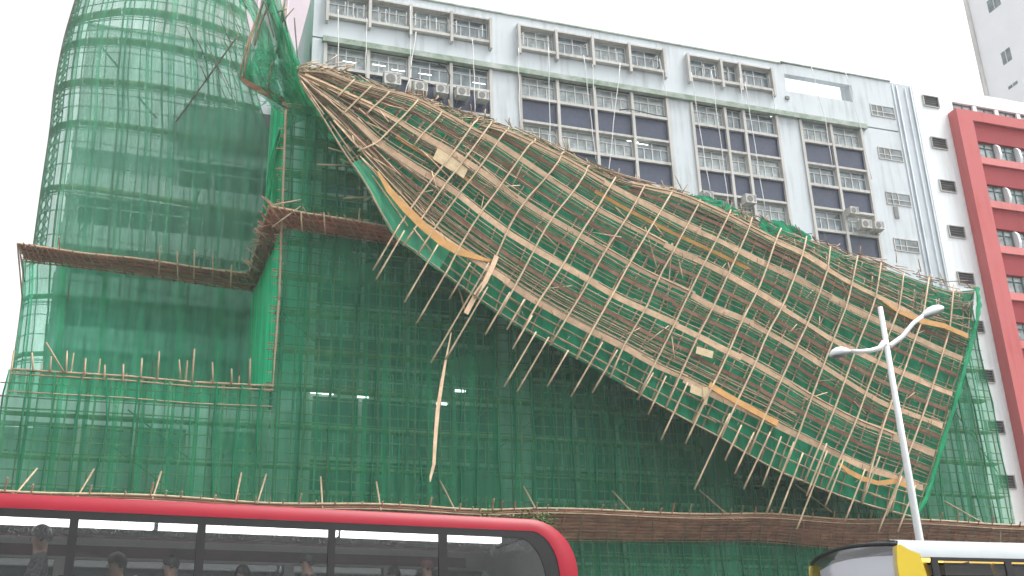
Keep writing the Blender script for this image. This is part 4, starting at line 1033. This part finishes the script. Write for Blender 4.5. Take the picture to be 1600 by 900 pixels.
# ------------------------------------------------------------------ street lamp on the median
LY = 25.3
lt = P(1375, 480, LY); lb_ = P(1437, 842, LY)
lmp = empty('street_lamp', (lb_.x, LY, .14), label='tall white street lamp with two arms and drop-shaped heads behind the white bus', cat='street lamp')
b = MB(); topv = Vector((lt.x, LY, lt.z)); basev = Vector((lb_.x + (lt.x - lb_.x) * -.55, LY, .14))
b.tube([basev, basev.lerp(topv, .3), basev.lerp(topv, .6), topv], [.13, .12, .10, .075], 16); b.tube([basev, basev + Vector((0, 0, .5))], .2, 16); b.build('pole', M['lamppost'], lmp)
b = MB(); b.tube([P(x, y, LY) for x, y in ((1383,540),(1391,540),(1410,526),(1427,505),(1443,493))], [.085,.075,.07,.065,.06], 10)
b.build('arm', M['lamppost'], lmp)
b = MB(); b.tube([P(x, y, LY) for x, y in ((1381,535),(1374,544),(1360,548),(1343,549),(1326,549))], [.085,.075,.07,.065,.06], 10); b.build('arm', M['lamppost'], lmp)
def head(c0, c1, wd):
    a, c = P(*c0, LY), P(*c1, LY); d = c - a; L = d.length; d.normalize(); side = Vector((0, 1, 0)); up = d.cross(side); up = up if up.z > 0 else -up
    b = MB(); prof = [(0, .10), (.06, .35), (.2, .68), (.4, .95), (.6, 1), (.8, .8), (.94, .42), (1, .06)]; n = 16; vs_ = []
    for t, r in prof:
        for k in range(n):
            th = 2 * math.pi * k / n; z = math.sin(th); z = z if z > 0 else z * .5
            vs_.append(a + d * (t * L) + side * (math.cos(th) * r * wd) + up * (z * r * wd * .8))
    fs = [(i * n + k, i * n + (k + 1) % n, (i + 1) * n + (k + 1) % n, (i + 1) * n + k) for i in range(len(prof) - 1) for k in range(n)] + [tuple(range(n))[::-1], tuple((len(prof) - 1) * n + k for k in range(n))]
    b.add(vs_, fs, 0, True); h = b.build('lamp_head', M['lamppost'], lmp)
    b = MB(); v2 = []
    for t, r in prof[1:-1]:
        for k in range(n): th = 2 * math.pi * k / n; v2.append(a + d * (t * L) + side * (math.cos(th) * r * wd * .8) - up * (.30 * r * wd * (1.2 + .5 * abs(math.sin(th)))))
    m_ = len(prof) - 2; fs = [(i * n + k, i * n + (k + 1) % n, (i + 1) * n + (k + 1) % n, (i + 1) * n + k) for i in range(m_ - 1) for k in range(n)] + [tuple(range(n))[::-1], tuple((m_ - 1) * n + k for k in range(n))]
    b.add(v2, fs, 0, True); b.build('lens', M['lens'], h)
head((1440,495), (1474,481), .24); head((1328,549), (1297,555), .24)

# ------------------------------------------------------------------ buses
def path_round(L, H, r0, zlow, n=12, rf=None):
    "outer profile from front top to rear bottom; local x to the front, rear corner rounded"
    pts = [(L - (rf or .5), H)]
    for k in range(1, 13): pts.append((lerp(L - (rf or .5), r0, k / 13), H))
    for k in range(n + 1):
        a = math.pi / 2 * k / n; pts.append((r0 - r0 * math.sin(a), H - r0 * (1 - math.cos(a))))
    pts += [(0, lerp(H - r0, zlow, .5)), (0, zlow)]; return pts
def make_bus(name, loc, rz, label, L, H, body, corner, drops, seats, lit, warm=False, sidew=None, r0=.75):
    t = empty(name, loc, rz, label=label, cat='bus', group='double-decker buses on the road'); t['_o'] = (0, 0, 0)
    W = 2.5
    def B(mb, nm, m_, par=None, **k):
        o = link(nm, mb.mesh(nm), m_, par or t); return tag(o, **k)
    out = path_round(L, H, r0, 2.3)
    band, rear = .17, .30
    def inn(p):
        x, z = p
        if z >= H - 1e-6: return (x, H - band)
        k = min(1, (H - z) / r0); return (max(x, 0) + lerp(0, rear, min(1, (r0 - x) / r0)) if x < r0 else x, z - lerp(band, .06, k) if k < 1 else z)
    ins = [inn(p) for p in out]
    mb = MB()
    for side in (0, 1):
        ys = [0.0, .0, -.03, -.12, -.30, -.65, -1.25] if not side else [-W, -W, -W + .03, -W + .12, -W + .3, -W + .65, -1.25]
        infl = [None, 0, .012, .022, .028, .03, .03]
        rings = []
        for j, (y, f_) in enumerate(zip(ys, infl)):
            ring = []
            for (x, z), (ix, iz) in zip(out, ins):
                if f_ is None: ring.append((ix, y, iz))
                else:
                    top = 1 if x >= r0 else max(0, (z - (H - r0)) / r0); ring.append((x - f_ * (1 - top) , y, z + f_ * top))
            rings.append(ring)
        n = len(out); vs_ = [v for r_ in rings for v in r_]
        fs = [(j * n + i, j * n + i + 1, (j + 1) * n + i + 1, (j + 1) * n + i) for j in range(len(rings) - 1) for i in range(n - 1)]
        mb.add(vs_, fs, 0, True)
    # lower body
    mb.box(0, L, -.04, 0, .35, 2.3); mb.box(0, L, -W, -W + .04, .35, 2.3); mb.box(0, .04, -W + .04, -.04, .35, 2.3); mb.box(L - .04, L, -W + .04, -.04, .35, 2.3)
    mb.box(0, L, -.035, .0, 2.302, 2.9)
    mb.box(0, L, -W, -W + .035, 2.302, 2.9); mb.box(0.0, .035, -W + .04, -.04, 2.302, 2.9)
    B(mb, 'body', body)
    mb = MB(); mb.box(.02, L - .02, -W + .04, -.04, 2.28, 2.36); B(mb, 'upper_floor', M['businner'])
    mb = MB(); mb.box(r0 * .6, L - .3, -W + .25, -.25, H - .11, H - .06); mb.box(.36, .42, -W + .06, -.06, 2.9, H - .13); B(mb, 'ceiling', M['businner'])
    for wx in (2.2, L - 2.6):
        for wy in (-.02, -W + .3):
            mb = MB(); mb.tube([(wx, wy - .28, .5), (wx, wy, .5)], .5, 24); wh = B(mb, 'wheel', M['tyre'])
            mb = MB(); mb.tube([(wx, wy - .02, .5), (wx, wy + .015, .5)], .27, 16); B(mb, 'rim', M['steel'], wh)
    # black window surround and pillars
    zt = H - band - .002; zb = 2.9
    mb = MB(); mb.box(r0 - .1, L - .5, -.03, -.006, zt - .10, zt)
    cor = [(r0 - .1, zt)] + [p for p in ins if p[0] < r0 - .1 and p[1] > zb] + [(ins[-1][0], zb)]
    arc = []
    return_edges = .52
    for (x, z) in cor: arc.append((x, z))
    ia = [(max(x + .22, return_edges), min(z - .10, zt - .10)) for x, z in arc]
    n = len(arc); mb.add([(x, -.008, z) for x, z in arc] + [(x, -.008, z) for x, z in ia] + [(x, -.03, z) for x, z in arc] + [(x, -.03, z) for x, z in ia],
        [(i, i + 1, n + i + 1, n + i) for i in range(n - 1)] + [(2*n + i, 3*n + i, 3*n + i + 1, 2*n + i + 1) for i in range(n - 1)])
    mb.box(return_edges, L - .5, -.03, -.006, zb - .05, zb + .02)
    B(mb, 'window_surround', M['rubber'])
    return t, B, W, zt, zb
def bus_frame(pA, pB, zA):
    "bus roof edge seen at pixels pA (rear) and pB (towards front), height above road zA"
    dA = P(*pA, 1.0); dB = P(*pB, 1.0)
    yA = (zA - EYE) / (dA.z - EYE); yB = (zA - EYE) / (dB.z - EYE)
    A = Vector((dA.x * yA, yA, 0)); Bp = Vector((dB.x * yB, yB, 0)); d = Bp - A; return A, d.normalized(), math.atan2(d.y, d.x)
def local_on(A, rz, px, py, yl=0.0):
    "local x,z on the plane y=yl of the bus"
    d = P(px, py, 1.0) - Vector((0, 0, EYE)); c, s = math.cos(rz), math.sin(rz)
    n = Vector((-s, c, 0)); o = Vector((0, 0, EYE)); k = (A + n * yl - o).dot(n) / Vector((d.x, d.y, d.z)).dot(n); p = o + d * k - A
    return p.dot(Vector((c, s, 0))), p.z
HB = 4.45
A, d_, rz = bus_frame((832, 812), (0, 771), HB)
x902, _ = local_on(A, rz, 902, 880)
A = A + d_ * x902; A.z = 0
LB = 11.0
bus, B, W, zt, zb = make_bus('double_decker_bus', tuple(A), rz, 'red double-decker bus with bright ceiling lights, its upper deck filling the lower left', LB, HB, M['busred'], None, True, 10, True)
print('BUS', A, rz, 'side z of window top', zt)
pil = [(699, 686), (524, 513), (320, 307), (119, 105), (-95, -110)]
edges = [local_on(A, rz, 843, 860)[0]]
def pillar(x0, x1):
    mb = MB(); mb.box(min(x0, x1), max(x0, x1), -.045, -.004, zb, zt - .1); B(mb, 'window_pillar', M['rubber'])
segs = []
prev = .52
for a, c in pil:
    xa = local_on(A, rz, a, 850)[0]; xc = local_on(A, rz, c, 850)[0]; pillar(xa, xc); segs.append((prev, xa)); prev = xc
segs.append((prev, LB - .6))
for a, c in segs:
    mb = MB(); mb.box(a, c, -.028, -.018, zb, zt - .1); B(mb, 'side_window', M['busglass'])
# far side
mb = MB(); mb.box(.4, LB - .3, -W + .03, -W + .06, 4.02, HB - .12)
for x in [s_[0] for s_ in segs[1:]] + [LB - .3]: mb.box(x - .12, x + .04, -W + .06, -W + .10, 2.9, 4.02)
B(mb, 'far_wall_panel', M['businner'])
mb = MB(); mb.box(.5, LB - .4, -W + .02, -W + .03, 2.9, 4.02); B(mb, 'far_window', M['windscreen'] if False else glassmat('far_bus_glass', (.22, .26, .25), .05))
mb = MB(); mb.box(.8, LB - .5, -W + .065, -W + .07, 4.06, 4.22); B(mb, 'ad_strip', mat('dark_red_panel', (.12, .03, .04), .6, .3, 3))
for a, c in ((1.0, 3.45), (3.52, 5.95), (6.02, 8.4), (8.5, 10.5)):
    mb = MB(); mb.box(a, c, -.64, -.50, 4.18, 4.27); B(mb, 'ceiling_lamp', M['buslight'])
    mb = MB(); mb.box(a - .04, c + .04, -.63, -.42, 4.275, 4.33); B(mb, 'lamp_trough', M['handle'])
mb = MB(); mb.tube([(.85, -1.2, 4.15), (.85, -1.1, 4.12)], .07, 14); mb.tube([(.85, -1.15, 4.16), (.83, -1.2, 4.3)], .02, 8); B(mb, 'dome_fitting', M['acgrill'])
mb = MB(); mb.box(.43, .6, -1.4, -.9, 4.15, 4.2); B(mb, 'rear_shelf', M['handle'])
sx = [1.15 + .86 * k for k in range(11)]
for k, x in enumerate(sx):
    for yy in (-.32, -.78, -1.72, -2.18):
        mb = MB(); mb.box(x - .05, x + .40, yy - .21, yy + .21, 2.75, 2.87); mb.box(x - .12, x - .03, yy - .21, yy + .21, 2.87, 3.42); mb.box(x - .11, x - .04, yy - .12, yy + .12, 3.42, 3.52)
        st = B(mb, 'seat', M['seat'])
        if yy in (-.78, -1.72):
            mb = MB(); mb.tube([(x - .02, yy + .2 * (1 if yy < -1 else -1), 3.3), (x - .04, yy + .22 * (1 if yy < -1 else -1), 3.5), (x - .10, yy + .2 * (1 if yy < -1 else -1), 3.58), (x - .14, yy + .1, 3.58)], .02, 6); B(mb, 'grab_handle', M['handle'], st)
# passengers
def person(loc, rz, label, cloth, hair=None, lean=0, up=0, scale=1.0, mask=False):
    t = bpy.data.objects.new('person', None)
    V = [(0,0,0),(0,0,.25),(0,0,.48),(0,0,.58),(.01,0,.66),(.02,0,.76),(-.0,.2,.46),(.05,.27,.22),(.25,.22,.08),(0,-.2,.46),(.05,-.27,.22),(.25,-.22,.08),(.42,.1,-.02),(.48,.1,-.45),(.42,-.1,-.02),(.48,-.1,-.45)]
    Eg = [(0,1),(1,2),(2,3),(3,4),(4,5),(2,6),(6,7),(7,8),(2,9),(9,10),(10,11),(0,12),(12,13),(0,14),(14,15)]
    rad = [.17,.15,.15,.06,.085,.075,.07,.05,.035,.07,.05,.035,.09,.06,.09,.06]
    me = bpy.data.meshes.new('person'); me.from_pydata(V, Eg, []); o = bpy.data.objects.new('person', me); col.objects.link(o)
    sk = o.modifiers.new('skin', 'SKIN'); 
    for i, r in enumerate(rad): me.skin_vertices[0].data[i].radius = (r * (1.0), r * (1.25 if i in (0, 1, 2) else 1)); me.skin_vertices[0].data[i].use_root = (i == 0)
    ss = o.modifiers.new('sub', 'SUBSURF'); ss.levels = 1; ss.render_levels = 2
    dg = bpy.context.evaluated_depsgraph_get(); ev = o.evaluated_get(dg); m2 = bpy.data.meshes.new_from_object(ev)
    bpy.data.objects.remove(o); m2.materials.clear(); m2.materials.append(M['skin']); m2.materials.append(cloth)
    for p_ in m2.polygons: p_.material_index = 0 if p_.center.z > .55 or (p_.center.x > .2 and p_.center.z > .03 and abs(p_.center.y) > .17) else 1; p_.use_smooth = True
    # face
    for v in m2.vertices:
        if v.co.z > .62:
            if v.co.x > .07 and abs(v.co.y) < .02 and .66 < v.co.z < .73: v.co.x += .02
    o = bpy.data.objects.new('person', m2); col.objects.link(o); o.location = loc; o.rotation_euler = (0, 0, rz); o.scale = (scale,) * 3
    tag(o, label, 'person', 'bus passengers')
    b = MB()
    def hf(u, v):
        th = u * 2 * math.pi; ph = v * math.pi * .62; r = .108; front = math.cos(th)
        z = .735 + math.cos(ph) * r * 1.1 ; k = math.sin(ph) * r; z += (.05 * max(0, front)) * (v ** 2)
        return Vector((.01 + k * front * (1.02 if front < 0 else .92), k * math.sin(th) * .92, z + .004 * noise.noise(Vector((u * 20, v * 9, 0)))))
    b.grid(hf, 18, 9); h = link('hair', b.mesh('hair'), hair or M['hair'], o)
    f = MB()
    for s_ in (-1, 1): f.tube([(.10, s_ * .032, .70), (.107, s_ * .032, .70)], .011, 8); f.tube([(-.005, s_ * .088, .69), (.02, s_ * .098, .69)], .022, 8)
    link('eyes_and_ears', f.mesh('eyes_and_ears'), M['hair'], o)
    return o
cl = [mat('dark_jacket', (.04, .04, .045), .9, .2, 8), mat('grey_patterned_shirt', (.16, .16, .16), .9, .5, 40), mat('blue_grey_top', (.10, .11, .13), .9, .2, 8), mat('red_brown_hood', (.16, .055, .045), .9, .2, 8)]
c_, s_ = math.cos(rz), math.sin(rz)
def inbus(px, py, yl):  # centre of head seen at pixel on plane yl
    x, z = local_on(A, rz, px, py, yl); w_ = Vector((A.x + c_ * x - s_ * yl, A.y + s_ * x + c_ * yl, z)); return w_
pas = [(66, 838, -.45, 'standing passenger with dark hair in a patterned grey shirt at the leftmost window', 1, 1.25), (184, 880, -.5, 'passenger with dark hair at the second bus window, beside a pale grab handle', 0, 1.2), (268, 882, -1.2, 'passenger turned sideways in a grey top near the divider of the second window', 2, 1.1),
       (380, 896, -1.2, 'passenger low in the seat in the third bus window', 0, 1.0), (481, 878, -1.0, 'passenger with black cap-like hair and black jacket by the pillar of the third window', 0, 1.05), (616, 897, -1.7, 'passenger bent low behind seats in the fourth bus window', 0, 1.0), (668, 886, -1.2, 'passenger in a reddish brown hood at the fourth bus window', 3, 1.0)]
for x, y, yl, lb, ci, s__ in pas:
    hd = inbus(x, y, yl); person((hd.x, hd.y, hd.z - .73 * s__), rz + math.radians(R.uniform(-25, 25)), lb, cl[ci], cl[3] if ci == 3 else None, scale=s__)

# white and yellow bus
HW = 4.2
A2, d2, rz2 = bus_frame((1600, 853), (1440, 846), HW)
rz2 = math.radians(180); d2 = Vector((-1, 0, 0))
dA = P(1440, 846, 1.0); yA = (HW - EYE) / (dA.z - EYE); fx = P(1400, 860, yA).x
LW = 11.0; A2 = Vector((fx + LW, yA, 0))
t2 = empty('double_decker_bus', tuple(A2), rz2, label='white and yellow double-decker bus with curved windscreen and warm yellow lights', cat='bus', group='double-decker buses on the road'); t2['_o'] = (0, 0, 0)
def B2(mb, nm, m_, par=None, **k): return tag(link(nm, mb.mesh(nm), m_, par or t2), **k)
W2 = 2.5
mb = MB()
# roof: rounded cross-section, extruded, drooping at the nose
sec = [(0, HW - .25), (0, HW - .06), (-.05, HW), (-.2, HW + .05), (-.7, HW + .09), (-1.25, HW + .10), (-1.8, HW + .09), (-2.3, HW + .05), (-2.45, HW), (-2.5, HW - .06), (-2.5, HW - .25)]
xs_ = [0, 2, 4, 6, 8, 10, LW - .05]
n = len(sec); mb.add([(x, y, z) for x in xs_ for y, z in sec], [(i * n + k, i * n + k + 1, (i + 1) * n + k + 1, (i + 1) * n + k) for i in range(len(xs_) - 1) for k in range(n - 1)], 0, True)
mb.box(0, LW, -.04, 0, .35, 3.1); mb.box(0, LW, -W2, -W2 + .04, .35, 3.1); mb.box(0, .04, -W2 + .04, -.04, .35, HW - .1)
B2(mb, 'body', M['buswhite'])
mb = MB()   # yellow front pillar
prof = [(LW - .02, HW - .03), (LW - .10, HW - .07), (LW - .62, HW - .2), (LW - .72, HW - .5), (LW - .78, 2.9), (LW + .02, 2.9), (LW + .02, HW - .4)]
prof = [(LW - .66, 2.9), (LW + .03, 2.9), (LW + .02, HW - .35), (LW - .02, HW - .08), (LW - .08, HW - .05), (LW - .25, HW - .14), (LW - .44, HW - .2), (LW - .50, HW - .5)]
m_ = len(prof); mb.add([(x, .012, z) for x, z in prof] + [(x, -.10, z) for x, z in prof], [tuple(range(m_)), tuple(range(m_, 2 * m_))[::-1]] + [(i, (i + 1) % m_, m_ + (i + 1) % m_, m_ + i) for i in range(m_)])
B2(mb, 'yellow_pillar', M['busyellow'])
mb = MB(); mb.add([(x, -W2 + .1, z) for x, z in prof] + [(x, -W2 - .012, z) for x, z in prof], [tuple(range(m_)), tuple(range(m_, 2 * m_))[::-1]] + [(i, (i + 1) % m_, m_ + (i + 1) % m_, m_ + i) for i in range(m_)]); B2(mb, 'yellow_pillar', M['busyellow'])
def ws(u, v):
    y = lerp(-.02, -W2 + .02, u); bul = math.sin(math.pi * u); x = LW + .02 + .32 * bul ** .6 * (1 - .25 * v); z = lerp(2.7, HW - .05 + .10 * bul, v); x -= .5 * max(0, v - .8) ** 1.5 * 4 * .5
    return Vector((x, y, z))
mb = MB(); mb.grid(ws, 24, 16); B2(mb, 'windscreen', M['windscreen'])
mb = MB(); mb.tube([ws(i / 24, 1.0) for i in range(25)], .035, 6); B2(mb, 'windscreen_seal', M['rubber'])
mb = MB(); mb.add([tuple(ws(i / 24, 1.0)) for i in range(25)] + [(LW - .06, lerp(0, -W2, i / 24), HW + .10 * math.sin(math.pi * i / 24) ** .6) for i in range(25)], [(i, i + 1, 26 + i, 25 + i) for i in range(24)], 0, True); B2(mb, 'front_brow', M['rubber'])
mb = MB(); mb.box(.3, LW - .66, -.03, .004, HW - .30, HW - .245); mb.box(.3, LW - .9, -.03, .004, 3.0, 3.1)
for x in (LW - .78, LW - 2.25, LW - 3.6, LW - 4.95, LW - 6.3): mb.box(x, x + .13, -.03, .004, 3.1, HW - .30)
B2(mb, 'window_surround', M['rubber'])
for x in (LW - 2.25, LW - 3.6, LW - 4.95, LW - 6.3): mb = MB(); mb.box(x + .13, x + 1.35, -.02, -.012, 3.1, HW - .24); B2(mb, 'side_window', M['busglass'])
mb = MB(); mb.box(.1, LW - .2, -W2 + .05, -.06, 2.4, 2.46); mb.box(.1, LW - .5, -W2 + .2, -.2, HW - .04, HW); mb.box(.1, LW - .4, -W2 + .03, -W2 + .06, 2.4, HW - .2); B2(mb, 'interior', M['seat'])
for x in (LW - 1.9, LW - 3.3, LW - 4.7, LW - 6.1):
    mb = MB(); mb.box(x, x + 1.25, -.75, -.6, HW - .22, HW - .17); B2(mb, 'ceiling_lamp', M['buslight_y'])
    mb = MB(); mb.bar((x + .9, -.6, HW - .25), (x + .5, -.9, HW - .9), .05, .05); B2(mb, 'grab_pole', M['buslight_y'] if False else mat('yellow_grab_pole', (.8, .5, .05), .4, .1, 3))
mb = MB(); mb.box(LW - .6, LW - .5, -1.6, -.9, HW - .22, HW - .17); B2(mb, 'front_lamp', M['buslight'])
mb = MB(); mb.grid(lambda u, v: Vector((LW - .02 + .22 * math.sin(math.pi * lerp(.02, .8, u)), lerp(-.1, -W2 + .5, u), lerp(2.8, HW - .22 + .06 * math.sin(math.pi * u), v))), 12, 4); B2(mb, 'reflection_panel', M['farwhite'])  # white panel added behind the glass to imitate the windscreen's bright reflection
for wx in (2.2, LW - 2.6):
    for wy in (-.02, -W2 + .3):
        mb = MB(); mb.tube([(wx, wy - .28, .5), (wx, wy, .5)], .5, 24); wh = B2(mb, 'wheel', M['tyre']); mb = MB(); mb.tube([(wx, wy - .02, .5), (wx, wy + .015, .5)], .27, 16); B2(mb, 'rim', M['steel'], wh)

# ------------------------------------------------------------------ trees on the median
def tree(px, py, wpx, label, seed):
    r = random.Random(seed); top = P(px, py, 25.3); base = Vector((top.x, 25.3, .14))
    t = empty('small_tree', tuple(base), label=label, cat='tree', group='small trees on the median')
    b = MB(); H = top.z - .14; b.tube([base, base + Vector((.05, 0, H * .4)), base + Vector((0, .05, H * .75))], [.09, .07, .04], 8)
    ends = []
    for k in range(9):
        a = r.uniform(0, 6.28); z0 = H * r.uniform(.35, .7); e = base + Vector((math.cos(a) * wpx * .5, math.sin(a) * wpx * .5, H * r.uniform(.75, .97))); b.tube([base + Vector((0, 0, z0)), (base + Vector((0, 0, z0))).lerp(e, .5) + Vector((0, 0, .1)), e], [.035, .025, .012], 6); ends.append(e)
    b.build('trunk', M['bark'], t)
    lf = MB()
    for k in range(2600):
        e = r.choice(ends + [base + Vector((0, 0, H * .95))]); p = e + Vector((r.gauss(0, .22), r.gauss(0, .22), r.gauss(-.05, .2)))
        if p.z > top.z + .12: continue
        d = Vector((r.uniform(-1, 1), r.uniform(-1, 1), r.uniform(-.5, .6))).normalized() * r.uniform(.05, .1); s__ = d.cross(Vector((r.uniform(-1, 1), r.uniform(-1, 1), 1))).normalized() * .028
        lf.add([p, p + d * .5 + s__, p + d, p + d * .5 - s__], [(0,1,2,3)])
    lf.build('crown', M['leaf'], t)
tree(757, 796, 1.2, 'leafy green tree top just over the red bus roof, the larger clump', 3); tree(820, 802, .8, 'small green leaf clump over the red bus roof near its rounded corner', 5)
tree(585, 850, 1.2, 'green tree seen through the fourth window of the red bus', 8)

# ------------------------------------------------------------------ rain haze between the street and the facades
hm = bpy.data.materials.new('haze'); hm.use_nodes = True; hn = hm.node_tree; hn.nodes.clear(); ho = hn.nodes.new('ShaderNodeOutputMaterial'); hv = hn.nodes.new('ShaderNodeVolumePrincipled')
hv.inputs['Color'].default_value = (.93, .96, .97, 1); hv.inputs['Density'].default_value = 0.00065; hn.links.new(hv.outputs[0], ho.inputs['Volume'])
b = MB(); b.box(-950, 950, -950, 950, -1.2, 130); b.build('haze', hm, kind='stuff')
